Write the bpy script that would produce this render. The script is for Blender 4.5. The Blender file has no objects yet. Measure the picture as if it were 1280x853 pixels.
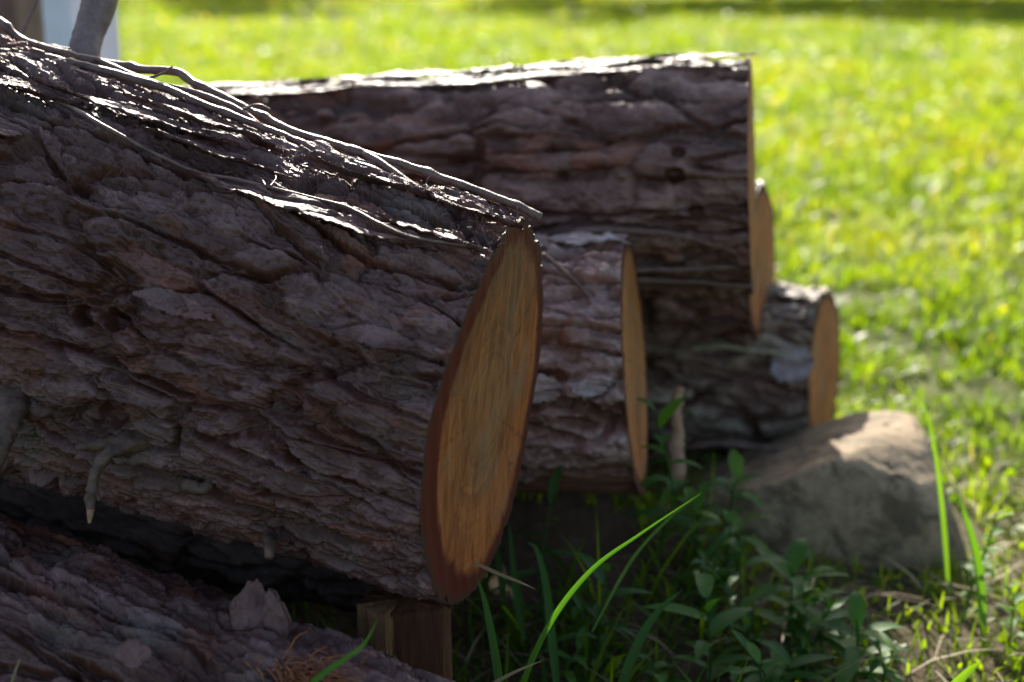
import bpy, math, random
import numpy as np
from mathutils import Vector

random.seed(7)
RNG = np.random.default_rng(11)
SC = bpy.context.scene
COL = SC.collection

# ------------------------------------------------------------------ camera model
CAM_H = 0.92
PITCH = math.radians(15.0)
FPX = 1280 * 50.0 / 36.0
CP, SP = math.cos(PITCH), math.sin(PITCH)


def at(px, py, d):
    """world point seen at a photo position, at depth d metres along the lens axis"""
    x = (px - 640.0) / FPX * d
    y = -(py - 426.5) / FPX * d
    return np.array([x, d * CP + y * SP, CAM_H - d * SP + y * CP])


def at_ground(px, py):
    t = (py - 426.5) / FPX
    return at(px, py, CAM_H / (SP + t * CP))


# ------------------------------------------------------------------ numpy noise
_perm = {}


def _table(seed):
    if seed not in _perm:
        r = np.random.default_rng(seed + 1000)
        p = r.permutation(256).astype(np.int32)
        g = r.normal(size=(256, 3)).astype(np.float32)
        g /= np.linalg.norm(g, axis=1)[:, None]
        f = r.random((256, 4)).astype(np.float32)
        _perm[seed] = (np.concatenate([p, p, p]), g, f)
    return _perm[seed]


def perlin(x, y, z, seed=0):
    P, G, _ = _table(seed)
    xi, yi, zi = np.floor(x).astype(np.int32), np.floor(y).astype(np.int32), np.floor(z).astype(np.int32)
    xf, yf, zf = (x - xi).astype(np.float32), (y - yi).astype(np.float32), (z - zi).astype(np.float32)
    xi &= 255; yi &= 255; zi &= 255
    u = xf * xf * xf * (xf * (xf * 6 - 15) + 10)
    v = yf * yf * yf * (yf * (yf * 6 - 15) + 10)
    w = zf * zf * zf * (zf * (zf * 6 - 15) + 10)
    out = 0
    for dx in (0, 1):
        wx = u if dx else 1 - u
        a = P[(xi + dx) & 255]
        for dy in (0, 1):
            wy = v if dy else 1 - v
            b = P[(a + yi + dy) & 255]
            for dz in (0, 1):
                wz = w if dz else 1 - w
                g = G[P[(b + zi + dz) & 255]]
                out = out + wx * wy * wz * (g[:, 0] * (xf - dx) + g[:, 1] * (yf - dy) + g[:, 2] * (zf - dz))
    return out * 1.4


def fbm(x, y, z, octv=4, seed=0, gain=0.5, lac=2.03):
    s, a, n = 0, 1.0, 0.0
    for i in range(octv):
        s = s + a * perlin(x, y, z, seed + i)
        n += a; a *= gain
        x, y, z = x * lac + 3.1, y * lac + 1.7, z * lac + 5.3
    return s / n


def voronoi(x, y, z, seed=0):
    """F1, F2, cell random, cell random 2, tilt"""
    P, G, F = _table(seed)
    xi, yi, zi = np.floor(x).astype(np.int32), np.floor(y).astype(np.int32), np.floor(z).astype(np.int32)
    f1 = np.full(x.shape, 9.0, np.float32); f2 = f1.copy()
    cid = np.zeros(x.shape, np.int32)
    ox = np.zeros(x.shape, np.float32); oy = ox.copy(); oz = ox.copy()
    for dx in (-1, 0, 1):
        a = P[(xi + dx) & 255]
        for dy in (-1, 0, 1):
            b = P[(a + ((yi + dy) & 255)) & 255]
            for dz in (-1, 0, 1):
                c = P[(b + ((zi + dz) & 255)) & 255]
                f = F[c]
                qx = (xi + dx + f[:, 0] - x).astype(np.float32)
                qy = (yi + dy + f[:, 1] - y).astype(np.float32)
                qz = (zi + dz + f[:, 2] - z).astype(np.float32)
                d = np.sqrt(qx * qx + qy * qy + qz * qz)
                m = d < f1
                f2 = np.where(m, f1, np.minimum(f2, d))
                f1 = np.where(m, d, f1)
                cid = np.where(m, c, cid)
                ox = np.where(m, qx, ox); oy = np.where(m, qy, oy); oz = np.where(m, qz, oz)
    g = G[cid]
    return f1, f2, F[cid][:, 3], g[:, 0] * ox + g[:, 1] * oy + g[:, 2] * oz


def sstep(a, b, x):
    t = np.clip((x - a) / (b - a), 0, 1)
    return t * t * (3 - 2 * t)


# ------------------------------------------------------------------ mesh helpers
def mesh_np(name, verts, quads=None, tris=None, mat=None, parent=None, attrs=None, smooth=True, loc=None, colattrs=None):
    verts = np.asarray(verts, np.float32).reshape(-1, 3)
    if loc is not None:
        verts = verts - np.asarray(loc, np.float32)
    me = bpy.data.meshes.new(name)
    nq = 0 if quads is None else len(quads)
    nt = 0 if tris is None else len(tris)
    me.vertices.add(len(verts))
    me.vertices.foreach_set('co', verts.ravel())
    loops = []
    starts = []
    if nq:
        loops.append(np.asarray(quads, np.int32).ravel()); starts.append(np.arange(nq, dtype=np.int32) * 4)
    if nt:
        loops.append(np.asarray(tris, np.int32).ravel()); starts.append(nq * 4 + np.arange(nt, dtype=np.int32) * 3)
    loops = np.concatenate(loops); starts = np.concatenate(starts)
    me.loops.add(len(loops)); me.loops.foreach_set('vertex_index', loops)
    me.polygons.add(nq + nt); me.polygons.foreach_set('loop_start', starts)
    me.polygons.foreach_set('use_smooth', np.full(nq + nt, smooth, dtype=bool))
    me.update(calc_edges=True)
    for k, v in (attrs or {}).items():
        a = me.attributes.new(k, 'FLOAT', 'POINT')
        a.data.foreach_set('value', np.asarray(v, np.float32).ravel())
    for k, v in (colattrs or {}).items():
        a = me.attributes.new(k, 'FLOAT_VECTOR', 'POINT')
        a.data.foreach_set('vector', np.asarray(v, np.float32).ravel())
    if mat is not None:
        me.materials.append(mat)
    o = bpy.data.objects.new(name, me)
    COL.objects.link(o)
    if parent is not None:
        o.parent = parent
    if loc is not None:
        o.location = Vector(loc)
    return o


def grid_quads(nr, nc, wrap=False, off=0):
    i = np.arange(nr - 1)[:, None]
    j = np.arange(nc if wrap else nc - 1)[None, :]
    j2 = (j + 1) % nc
    q = np.stack([i * nc + j, i * nc + j2, (i + 1) * nc + j2, (i + 1) * nc + j], -1)
    return q.reshape(-1, 4) + off


def empty(name, loc, label=None, cat=None, group=None):
    o = bpy.data.objects.new(name, None)
    COL.objects.link(o)
    o.location = Vector(loc)
    o.empty_display_size = 0.05
    tag(o, label, cat, group)
    return o


def tag(o, label=None, cat=None, group=None, kind=None):
    if label: o['label'] = label
    if cat: o['category'] = cat
    if group: o['group'] = group
    if kind: o['kind'] = kind
    return o


def catmull(pts, n):
    pts = np.asarray(pts, float)
    k = len(pts)
    ext = np.vstack([2 * pts[0] - pts[1], pts, 2 * pts[-1] - pts[-2]])
    t = np.linspace(0, k - 1 - 1e-6, n)
    i = np.floor(t).astype(int); f = (t - i)[:, None]
    p0, p1, p2, p3 = ext[i], ext[i + 1], ext[i + 2], ext[i + 3]
    return 0.5 * ((2 * p1) + (-p0 + p2) * f + (2 * p0 - 5 * p1 + 4 * p2 - p3) * f ** 2 + (-p0 + 3 * p1 - 3 * p2 + p3) * f ** 3)


def tube_arrays(path, rad, sides=10, seed=0, rough=0.0, rscale=0.02, knots=0.0):
    path = np.asarray(path, float)
    n = len(path)
    T = np.gradient(path, axis=0); T /= np.linalg.norm(T, axis=1)[:, None] + 1e-9
    up = np.array([0.1, 0.3, 1.0])
    if abs(np.dot(T[0], up / np.linalg.norm(up))) > 0.9:
        up = np.array([1.0, 0.2, 0.1])
    A = np.cross(T, up); A /= np.linalg.norm(A, axis=1)[:, None]
    B = np.cross(T, A)
    th = np.linspace(0, 2 * math.pi, sides, endpoint=False)
    r = np.asarray(rad, float).reshape(-1, 1) * np.ones((n, sides))
    V = path[:, None, :] + r[..., None] * (np.cos(th)[None, :, None] * A[:, None, :] + np.sin(th)[None, :, None] * B[:, None, :])
    V = V.reshape(-1, 3)
    if rough:
        dirv = (V.reshape(n, sides, 3) - path[:, None, :]).reshape(-1, 3)
        nz = fbm(V[:, 0] / rscale, V[:, 1] / rscale, V[:, 2] / rscale, 3, seed)
        V = V + dirv * (nz * rough)[:, None]
    Q = grid_quads(n, sides, wrap=True)
    c0, c1 = len(V), len(V) + 1
    V = np.vstack([V, path[0], path[-1]])
    j = np.arange(sides)
    t0 = np.stack([np.full(sides, c0), (j + 1) % sides, j], -1)
    b = (n - 1) * sides
    t1 = np.stack([np.full(sides, c1), b + j, b + (j + 1) % sides], -1)
    return V, Q, np.vstack([t0, t1])


class Acc:
    """collects arrays of several pieces of ONE part"""
    def __init__(s): s.v, s.q, s.t, s.n, s.a = [], [], [], 0, []
    def add(s, V, Q=None, T=None, tone=0.5):
        V = np.asarray(V, float)
        s.v.append(V)
        if Q is not None and len(Q): s.q.append(np.asarray(Q) + s.n)
        if T is not None and len(T): s.t.append(np.asarray(T) + s.n)
        s.a.append(np.full(len(V), tone) if np.isscalar(tone) else np.asarray(tone))
        s.n += len(V)
    def build(s, name, mat, parent=None, smooth=True, loc=None):
        return mesh_np(name, np.vstack(s.v), np.vstack(s.q) if s.q else None, np.vstack(s.t) if s.t else None,
                       mat, parent, {'tone': np.concatenate(s.a)}, smooth, loc)


def box_arrays(c, size, rot=0.0, bev=0.0):
    sx, sy, sz = [k / 2 for k in size]
    b = bev
    ring = [(-sx + b, -sy), (sx - b, -sy), (sx, -sy + b), (sx, sy - b), (sx - b, sy), (-sx + b, sy), (-sx, sy - b), (-sx, -sy + b)] if b else \
           [(-sx, -sy), (sx, -sy), (sx, sy), (-sx, sy)]
    k = len(ring)
    lv = [(-sz, 0.0), (sz, 0.0)]
    V = []
    for z, _ in lv:
        for x, y in ring: V.append((x, y, z))
    V = np.array(V)
    cr, sr = math.cos(rot), math.sin(rot)
    V = np.stack([V[:, 0] * cr - V[:, 1] * sr, V[:, 0] * sr + V[:, 1] * cr, V[:, 2]], -1) + np.asarray(c)
    Q = [(j, (j + 1) % k, k + (j + 1) % k, k + j) for j in range(k)]
    T = [(0, j + 1, j) for j in range(1, k - 1)] + [(k, k + j, k + j + 1) for j in range(1, k - 1)]
    return V, np.array(Q), np.array(T)


# ------------------------------------------------------------------ materials
def new_mat(name):
    m = bpy.data.materials.new(name)
    m.use_nodes = True
    nt = m.node_tree
    nt.nodes.clear()
    out = nt.nodes.new('ShaderNodeOutputMaterial')
    return m, nt, out


def N(nt, kind, **kw):
    n = nt.nodes.new(kind)
    for k, v in kw.items():
        if k.startswith('i_'):
            n.inputs[k[2:].replace('_', ' ')].default_value = v
        else:
            setattr(n, k, v)
    return n


def ramp(nt, src, stops, interp='LINEAR'):
    r = nt.nodes.new('ShaderNodeValToRGB')
    r.color_ramp.interpolation = interp
    els = r.color_ramp.elements
    while len(els) < len(stops): els.new(0.5)
    for e, (p, c) in zip(els, stops):
        e.position = p; e.color = (*c, 1) if len(c) == 3 else c
    nt.links.new(src, r.inputs[0])
    return r.outputs[0]


def mixc(nt, fac, a, b, mode='MIX'):
    m = nt.nodes.new('ShaderNodeMix'); m.data_type = 'RGBA'; m.blend_type = mode
    if isinstance(fac, (int, float)): m.inputs[0].default_value = fac
    else: nt.links.new(fac, m.inputs[0])
    for idx, v in ((6, a), (7, b)):
        if isinstance(v, tuple): m.inputs[idx].default_value = (*v, 1) if len(v) == 3 else v
        else: nt.links.new(v, m.inputs[idx])
    return m.outputs[2]


def attr(nt, name):
    a = nt.nodes.new('ShaderNodeAttribute'); a.attribute_name = name
    return a


def objcoord(nt, scale=(1, 1, 1)):
    tc = nt.nodes.new('ShaderNodeTexCoord')
    mp = nt.nodes.new('ShaderNodeMapping')
    mp.inputs['Scale'].default_value = scale
    nt.links.new(tc.outputs['Object'], mp.inputs[0])
    return mp.outputs[0]


def noise(nt, vec, scale, detail=4, rough=0.6, dist=0.0):
    n = nt.nodes.new('ShaderNodeTexNoise')
    n.inputs['Scale'].default_value = scale
    n.inputs['Detail'].default_value = detail
    n.inputs['Roughness'].default_value = rough
    n.inputs['Distortion'].default_value = dist
    nt.links.new(vec, n.inputs['Vector'])
    return n.outputs[0]


def bump(nt, h, dist, strength=1.0, prev=None):
    b = nt.nodes.new('ShaderNodeBump')
    b.inputs['Distance'].default_value = dist
    b.inputs['Strength'].default_value = strength
    nt.links.new(h, b.inputs['Height'])
    if prev is not None: nt.links.new(prev, b.inputs['Normal'])
    return b.outputs[0]


def principled(nt, out, col, rough=0.6, spec=0.5, normal=None):
    p = nt.nodes.new('ShaderNodeBsdfPrincipled')
    if isinstance(col, tuple): p.inputs['Base Color'].default_value = (*col, 1)
    else: nt.links.new(col, p.inputs['Base Color'])
    if isinstance(rough, (int, float)): p.inputs['Roughness'].default_value = rough
    else: nt.links.new(rough, p.inputs['Roughness'])
    p.inputs['Specular IOR Level'].default_value = spec
    if normal is not None: nt.links.new(normal, p.inputs['Normal'])
    if out is not None: nt.links.new(p.outputs[0], out.inputs[0])
    return p


def bark_material(name, outer, outer2, inner, rust, rough=(0.33, 0.66), relief=1.0):
    """scaly conifer bark: weathered scales outside, redder fresh layers where scales fell off"""
    m, nt, out = new_mat(name)
    pos = attr(nt, 'bpos').outputs['Vector']
    layer = attr(nt, 'layer').outputs['Fac']
    cell = attr(nt, 'cell').outputs['Fac']
    rst = attr(nt, 'rust').outputs['Fac']
    n1 = noise(nt, pos, 42, 5, 0.65)
    n2 = noise(nt, pos, 320, 4, 0.7)
    n3 = noise(nt, pos, 9, 3, 0.6)
    o = mixc(nt, ramp(nt, cell, [(0.2, (0, 0, 0)), (0.8, (1, 1, 1))]), outer, outer2)
    c = mixc(nt, ramp(nt, layer, [(0.30, (0, 0, 0)), (0.62, (1, 1, 1))]), inner, o)
    c = mixc(nt, ramp(nt, n1, [(0.35, (0, 0, 0)), (0.7, (1, 1, 1))]), c, mixc(nt, 0.55, c, inner))
    c = mixc(nt, rst, c, rust)
    c = mixc(nt, ramp(nt, n3, [(0.55, (0, 0, 0)), (0.75, (0.35, 0.35, 0.35))]), c, (0.13, 0.125, 0.095))
    c = mixc(nt, 1.0, c, ramp(nt, n2, [(0.25, (0.62, 0.62, 0.62)), (0.75, (1.3, 1.3, 1.3))]), 'MULTIPLY')
    nb = bump(nt, n2, 0.0016 * relief, 1.0)
    nb = bump(nt, noise(nt, pos, 110, 5, 0.7), 0.0018 * relief, 0.7, nb)
    wn = N(nt, 'ShaderNodeTexNoise'); wn.inputs['Scale'].default_value = 70; wn.inputs['Detail'].default_value = 3; nt.links.new(pos, wn.inputs['Vector'])
    wv = N(nt, 'ShaderNodeVectorMath', operation='MULTIPLY_ADD'); nt.links.new(wn.outputs[1], wv.inputs[0]); wv.inputs[1].default_value = (0.016,) * 3; nt.links.new(pos, wv.inputs[2])
    for sc_, ds_ in ((80, 0.0022), (210, 0.0014)):
        mp = N(nt, 'ShaderNodeMapping'); mp.inputs['Scale'].default_value = (sc_, sc_, sc_ * 0.42); nt.links.new(wv.outputs[0], mp.inputs[0])
        vo = N(nt, 'ShaderNodeTexVoronoi'); vo.inputs['Scale'].default_value = 1.0; nt.links.new(mp.outputs[0], vo.inputs['Vector'])
        nb = bump(nt, vo.outputs['Color'], ds_ * relief, 0.8, nb)
    r = ramp(nt, n1, [(0.3, (rough[0],) * 3), (0.7, (rough[1],) * 3)])
    principled(nt, out, c, r, 0.40, nb)
    return m


def cut_material(name, sap, heart, ring_dark, rim, grey=0.3, side=0.0, top=0.0):
    """sawn end grain: growth rings, saw scoring, resin-dark rim"""
    m, nt, out = new_mat(name)
    pos = attr(nt, 'cpos').outputs['Vector']
    rr = attr(nt, 'rad').outputs['Fac']
    sep = N(nt, 'ShaderNodeSeparateXYZ'); nt.links.new(pos, sep.inputs[0])
    nlow = noise(nt, pos, 11, 4, 0.6)
    nmid = noise(nt, pos, 45, 4, 0.6)
    # growth rings: uneven bands counted out from the pith, a little wavy
    ad = N(nt, 'ShaderNodeMath', operation='MULTIPLY_ADD'); nt.links.new(nlow, ad.inputs[0])
    ad.inputs[1].default_value = 0.16; nt.links.new(rr, ad.inputs[2])
    cx = N(nt, 'ShaderNodeCombineXYZ'); nt.links.new(ad.outputs[0], cx.inputs[0]); cx.inputs[1].default_value = side * 3.0 + 0.7
    rg = noise(nt, cx.outputs[0], 26.0, 3, 0.75)
    ring = ramp(nt, rg, [(0.38, (0, 0, 0)), (0.66, (1, 1, 1))])
    base = mixc(nt, ramp(nt, rr, [(0.30, (0, 0, 0)), (0.75, (1, 1, 1))]), heart, sap)
    c = mixc(nt, ring, base, mixc(nt, 0.42, base, ring_dark))
    # drying cracks running out from the pith
    at2 = N(nt, 'ShaderNodeMath', operation='ARCTAN2'); nt.links.new(sep.outputs[1], at2.inputs[0]); nt.links.new(sep.outputs[0], at2.inputs[1])
    an = N(nt, 'ShaderNodeMath', operation='MULTIPLY_ADD'); nt.links.new(nmid, an.inputs[0]); an.inputs[1].default_value = 0.22; nt.links.new(at2.outputs[0], an.inputs[2])
    ca = N(nt, 'ShaderNodeCombineXYZ'); nt.links.new(an.outputs[0], ca.inputs[0]); ca.inputs[1].default_value = side + 2.3
    vc = N(nt, 'ShaderNodeTexVoronoi'); vc.feature = 'DISTANCE_TO_EDGE'; vc.inputs['Scale'].default_value = 1.7; nt.links.new(ca.outputs[0], vc.inputs['Vector'])
    ck = ramp(nt, vc.outputs['Distance'], [(0.0, (0.6, 0.6, 0.6)), (0.014, (0, 0, 0))])
    c = mixc(nt, ck, c, (0.035, 0.016, 0.008))
    # long stains running with the saw
    mp = N(nt, 'ShaderNodeMapping'); mp.inputs['Scale'].default_value = (38, 9.0, 38); nt.links.new(pos, mp.inputs[0])
    st = noise(nt, mp.outputs[0], 1.6, 5, 0.65)
    c = mixc(nt, ramp(nt, st, [(0.42, (0, 0, 0)), (0.72, (0.8, 0.8, 0.8))]), c, ring_dark)
    c = mixc(nt, ramp(nt, nlow, [(0.50, (0, 0, 0)), (0.68, (grey,) * 3)]), c, (0.16, 0.165, 0.11))
    # reddish inner bark and bark at the rim
    w = N(nt, 'ShaderNodeMath', operation='MULTIPLY_ADD'); nt.links.new(nmid, w.inputs[0]); w.inputs[1].default_value = 0.07; nt.links.new(rr, w.inputs[2])
    # the resin-soaked band is broad on the near side, the top is weathered brown
    mx = N(nt, 'ShaderNodeMath', operation='MULTIPLY_ADD'); nt.links.new(sep.outputs[0], mx.inputs[0]); mx.inputs[1].default_value = -side; mx.inputs[2].default_value = 0.0
    mm = N(nt, 'ShaderNodeMath', operation='MAXIMUM'); nt.links.new(mx.outputs[0], mm.inputs[0]); mm.inputs[1].default_value = 0.0
    w2 = N(nt, 'ShaderNodeMath', operation='ADD'); nt.links.new(w.outputs[0], w2.inputs[0]); nt.links.new(mm.outputs[0], w2.inputs[1])
    tq = N(nt, 'ShaderNodeMath', operation='MULTIPLY_ADD'); nt.links.new(st, tq.inputs[0]); tq.inputs[1].default_value = 0.16; nt.links.new(sep.outputs[1], tq.inputs[2])
    c = mixc(nt, ramp(nt, tq.outputs[0], [(0.14, (0, 0, 0)), (0.24, (0.85 * top, 0.85 * top, 0.85 * top))]), c, (0.13, 0.065, 0.03))
    c = mixc(nt, ramp(nt, w2.outputs[0], [(0.895, (0, 0, 0)), (0.955, (1, 1, 1))]), c, rim)
    c = mixc(nt, ramp(nt, w.outputs[0], [(0.985, (0, 0, 0)), (0.999, (1, 1, 1))]), c, (0.055, 0.02, 0.012))
    mp2 = N(nt, 'ShaderNodeMapping'); mp2.inputs['Scale'].default_value = (420, 30, 1); mp2.inputs['Rotation'].default_value = (0, 0, 0.35); nt.links.new(pos, mp2.inputs[0])
    sc = noise(nt, mp2.outputs[0], 1.0, 3, 0.6)
    nb = bump(nt, sc, 0.0012, 0.55)
    nb = bump(nt, nmid, 0.003, 0.4, nb)
    principled(nt, out, c, 0.68, 0.12, nb)
    return m


def twig_material(name, a, b, rough=0.4):
    m, nt, out = new_mat(name)
    v = objcoord(nt)
    n1 = noise(nt, v, 60, 4, 0.6)
    n2 = noise(nt, v, 400, 3, 0.6)
    c = mixc(nt, ramp(nt, n1, [(0.35, (0, 0, 0)), (0.65, (1, 1, 1))]), a, b)
    c = mixc(nt, 1.0, c, ramp(nt, n2, [(0.3, (0.7, 0.7, 0.7)), (0.7, (1.25, 1.25, 1.25))]), 'MULTIPLY')
    principled(nt, out, c, rough, 0.4, bump(nt, n2, 0.001, 0.7))
    return m


def leaf_material(name, stops, trans_gain=1.0, rough=0.42, tfac=0.5, spec=0.3):
    """thin leaf: reflects, glosses and lets sunlight through"""
    m, nt, out = new_mat(name)
    t = attr(nt, 'tone').outputs['Fac']
    c = ramp(nt, t, stops)
    p = principled(nt, None, c, rough, spec)
    tr = N(nt, 'ShaderNodeBsdfTranslucent')
    g = mixc(nt, 1.0, c, (2.60 * trans_gain, 2.65 * trans_gain, 0.26 * trans_gain), 'MULTIPLY')
    nt.links.new(g, tr.inputs[0])
    mx = N(nt, 'ShaderNodeMixShader'); mx.inputs[0].default_value = tfac
    nt.links.new(p.outputs[0], mx.inputs[1]); nt.links.new(tr.outputs[0], mx.inputs[2])
    nt.links.new(mx.outputs[0], out.inputs[0])
    return m


def simple_material(name, a, b, scale, rough=0.7, bd=0.003, detail=5, spec=0.4):
    m, nt, out = new_mat(name)
    v = objcoord(nt)
    n1 = noise(nt, v, scale, detail, 0.62)
    c = mixc(nt, ramp(nt, n1, [(0.35, (0, 0, 0)), (0.65, (1, 1, 1))]), a, b)
    principled(nt, out, c, rough, spec, bump(nt, noise(nt, v, scale * 4, 4, 0.65), bd, 0.7))
    return m


M_BARK = bark_material('grey_scaly_bark', (0.195, 0.106, 0.095), (0.100, 0.047, 0.037), (0.060, 0.021, 0.012), (0.20, 0.060, 0.030))
M_BARK_B = bark_material('pinkish_peeling_bark', (0.42, 0.30, 0.265), (0.30, 0.195, 0.165), (0.13, 0.06, 0.042), (0.22, 0.09, 0.05))
M_BARK_C = bark_material('mauve_brown_bark', (0.32, 0.195, 0.155), (0.19, 0.105, 0.080), (0.070, 0.027, 0.016), (0.28, 0.10, 0.055))
M_BARK_D = bark_material('olive_brown_bark', (0.44, 0.36, 0.24), (0.28, 0.20, 0.13), (0.10, 0.05, 0.03), (0.17, 0.07, 0.04))
M_BARK_PLATE = bark_material('smooth_bark_plates', (0.215, 0.160, 0.140), (0.155, 0.105, 0.088), (0.060, 0.030, 0.020), (0.22, 0.09, 0.05), (0.33, 0.62), 0.6)
M_CUT = cut_material('weathered_sawn_wood', (0.37, 0.120, 0.032), (0.29, 0.125, 0.045), (0.095, 0.024, 0.008), (0.080, 0.012, 0.006), 0.32, 0.8, 1.0)
M_CUT_W = cut_material('orange_sawn_wood', (0.42, 0.165, 0.052), (0.34, 0.135, 0.048), (0.19, 0.062, 0.020), (0.10, 0.03, 0.014), 0.35, 0.25, 0.4)
M_BARK_F = bark_material('dark_gap_shade_bark', (0.13, 0.070, 0.048), (0.09, 0.045, 0.030), (0.045, 0.020, 0.011), (0.06, 0.028, 0.018))  # bark colour darkened to paint the shade of the gap under the big log
M_BARK_G = bark_material('silvery_bark', (0.46, 0.41, 0.40), (0.36, 0.31, 0.30), (0.20, 0.13, 0.11), (0.3, 0.16, 0.12))
M_CUT_E = cut_material('old_brown_sawn_wood', (0.24, 0.115, 0.050), (0.19, 0.105, 0.055), (0.085, 0.04, 0.02), (0.06, 0.025, 0.014), 0.6, 0.2, 0.6)
M_TWIG = twig_material('grey_brown_twig', (0.15, 0.092, 0.066), (0.075, 0.042, 0.030), 0.40)
M_TWIG_R = twig_material('reddish_twig', (0.15, 0.085, 0.07), (0.10, 0.055, 0.045), 0.4)
M_STUB = twig_material('brown_branch_bark', (0.115, 0.068, 0.045), (0.05, 0.028, 0.018), 0.65)
M_BROKEN = simple_material('broken_pale_wood', (0.40, 0.24, 0.14), (0.27, 0.14, 0.08), 90, 0.7)
M_ROCK = None
M_LAWN = leaf_material('lawn_blades', [(0.0, (0.035, 0.075, 0.010)), (0.35, (0.085, 0.130, 0.012)), (0.62, (0.135, 0.170, 0.014)), (0.80, (0.18, 0.19, 0.018)), (0.9, (0.22, 0.165, 0.07)), (1.0, (0.30, 0.24, 0.13))], 0.92, 0.40, 0.62, 0.18)
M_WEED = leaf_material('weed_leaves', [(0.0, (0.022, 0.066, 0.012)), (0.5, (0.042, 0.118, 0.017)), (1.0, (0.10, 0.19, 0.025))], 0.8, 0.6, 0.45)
M_TREE = leaf_material('tree_leaves', [(0.0, (0.03, 0.06, 0.014)), (1.0, (0.07, 0.11, 0.02))], 1.0, 0.5, 0.35)
M_LITTER = leaf_material('dry_litter', [(0.0, (0.10, 0.065, 0.035)), (0.5, (0.20, 0.14, 0.075)), (1.0, (0.32, 0.25, 0.15))], 0.6, 0.6, 0.2)

# rock
m, nt, out = new_mat('sandstone'); M_ROCK = m
v = objcoord(nt)
n1 = noise(nt, v, 7, 6, 0.65); n2 = noise(nt, v, 45, 6, 0.7); n3 = noise(nt, v, 16, 4, 0.6, 0.6)
c = mixc(nt, ramp(nt, n1, [(0.3, (0, 0, 0)), (0.7, (1, 1, 1))]), (0.20, 0.140, 0.075), (0.32, 0.235, 0.135))
c = mixc(nt, ramp(nt, n3, [(0.48, (0, 0, 0)), (0.60, (0.85, 0.85, 0.85))]), c, (0.095, 0.066, 0.036))
c = mixc(nt, 1.0, c, ramp(nt, n2, [(0.3, (0.65, 0.65, 0.65)), (0.7, (1.2, 1.2, 1.2))]), 'MULTIPLY')
principled(nt, out, c, 0.78, 0.35, bump(nt, n2, 0.012, 0.8))

# soil and turf base
m, nt, out = new_mat('turf_soil'); M_GROUND = m
tc = N(nt, 'ShaderNodeTexCoord'); v = tc.outputs['Object']
n1 = noise(nt, v, 1.3, 6, 0.6); n2 = noise(nt, v, 30, 6, 0.7); n3 = noise(nt, v, 160, 4, 0.7)
g = mixc(nt, ramp(nt, n1, [(0.35, (0, 0, 0)), (0.65, (1, 1, 1))]), (0.055, 0.075, 0.014), (0.10, 0.105, 0.02))
s = mixc(nt, ramp(nt, n2, [(0.35, (0, 0, 0)), (0.65, (1, 1, 1))]), (0.040, 0.026, 0.014), (0.085, 0.054, 0.030))
bare = attr(nt, 'bare').outputs['Fac']
c = mixc(nt, bare, g, s)
c = mixc(nt, 1.0, c, ramp(nt, n3, [(0.3, (0.6, 0.6, 0.6)), (0.7, (1.3, 1.3, 1.3))]), 'MULTIPLY')
principled(nt, out, c, 0.9, 0.2, bump(nt, n2, 0.012, 0.9))

# ------------------------------------------------------------------ the ground
PILE = np.array([0.10, 2.0])


def ground_z(x, y):
    x = np.asarray(x, float); y = np.asarray(y, float)
    g = 0.115 * np.exp(-(((x + 0.25) / 0.62) ** 4 + ((y - 2.05) / 0.30) ** 2))
    zz = np.zeros_like(x)
    g = g + 0.065 * np.exp(-(((x - 0.05) / 0.62) ** 4 + ((y - 2.66) / 0.20) ** 2))  # mound added to block sunlight showing under the low right log
    n = 0.020 * perlin((x * 1.1).ravel(), (y * 1.1).ravel(), zz.ravel() + 0.3, 41).reshape(x.shape)
    far = 0.10 * perlin((x * 0.13).ravel(), (y * 0.13).ravel(), zz.ravel() + 0.7, 42).reshape(x.shape) * sstep(5, 14, y)
    return g + n + far


def ground():
    t = np.linspace(-1, 1, 261)
    gx = np.sinh(t * 4.6) / math.sinh(4.6) * 160
    gy = np.sinh(t * 4.6) / math.sinh(4.6) * 160 + 2.0
    X, Y = np.meshgrid(gx, gy)
    Z = ground_z(X, Y)
    bare = np.exp(-(((X - 0.05) / 0.85) ** 4 + ((Y - 1.85) / 0.75) ** 4))
    V = np.stack([X, Y, Z], -1).reshape(-1, 3)
    o = mesh_np('ground', V, grid_quads(261, 261), None, M_GROUND, attrs={'bare': bare})
    tag(o, kind='structure')


ground()


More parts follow.
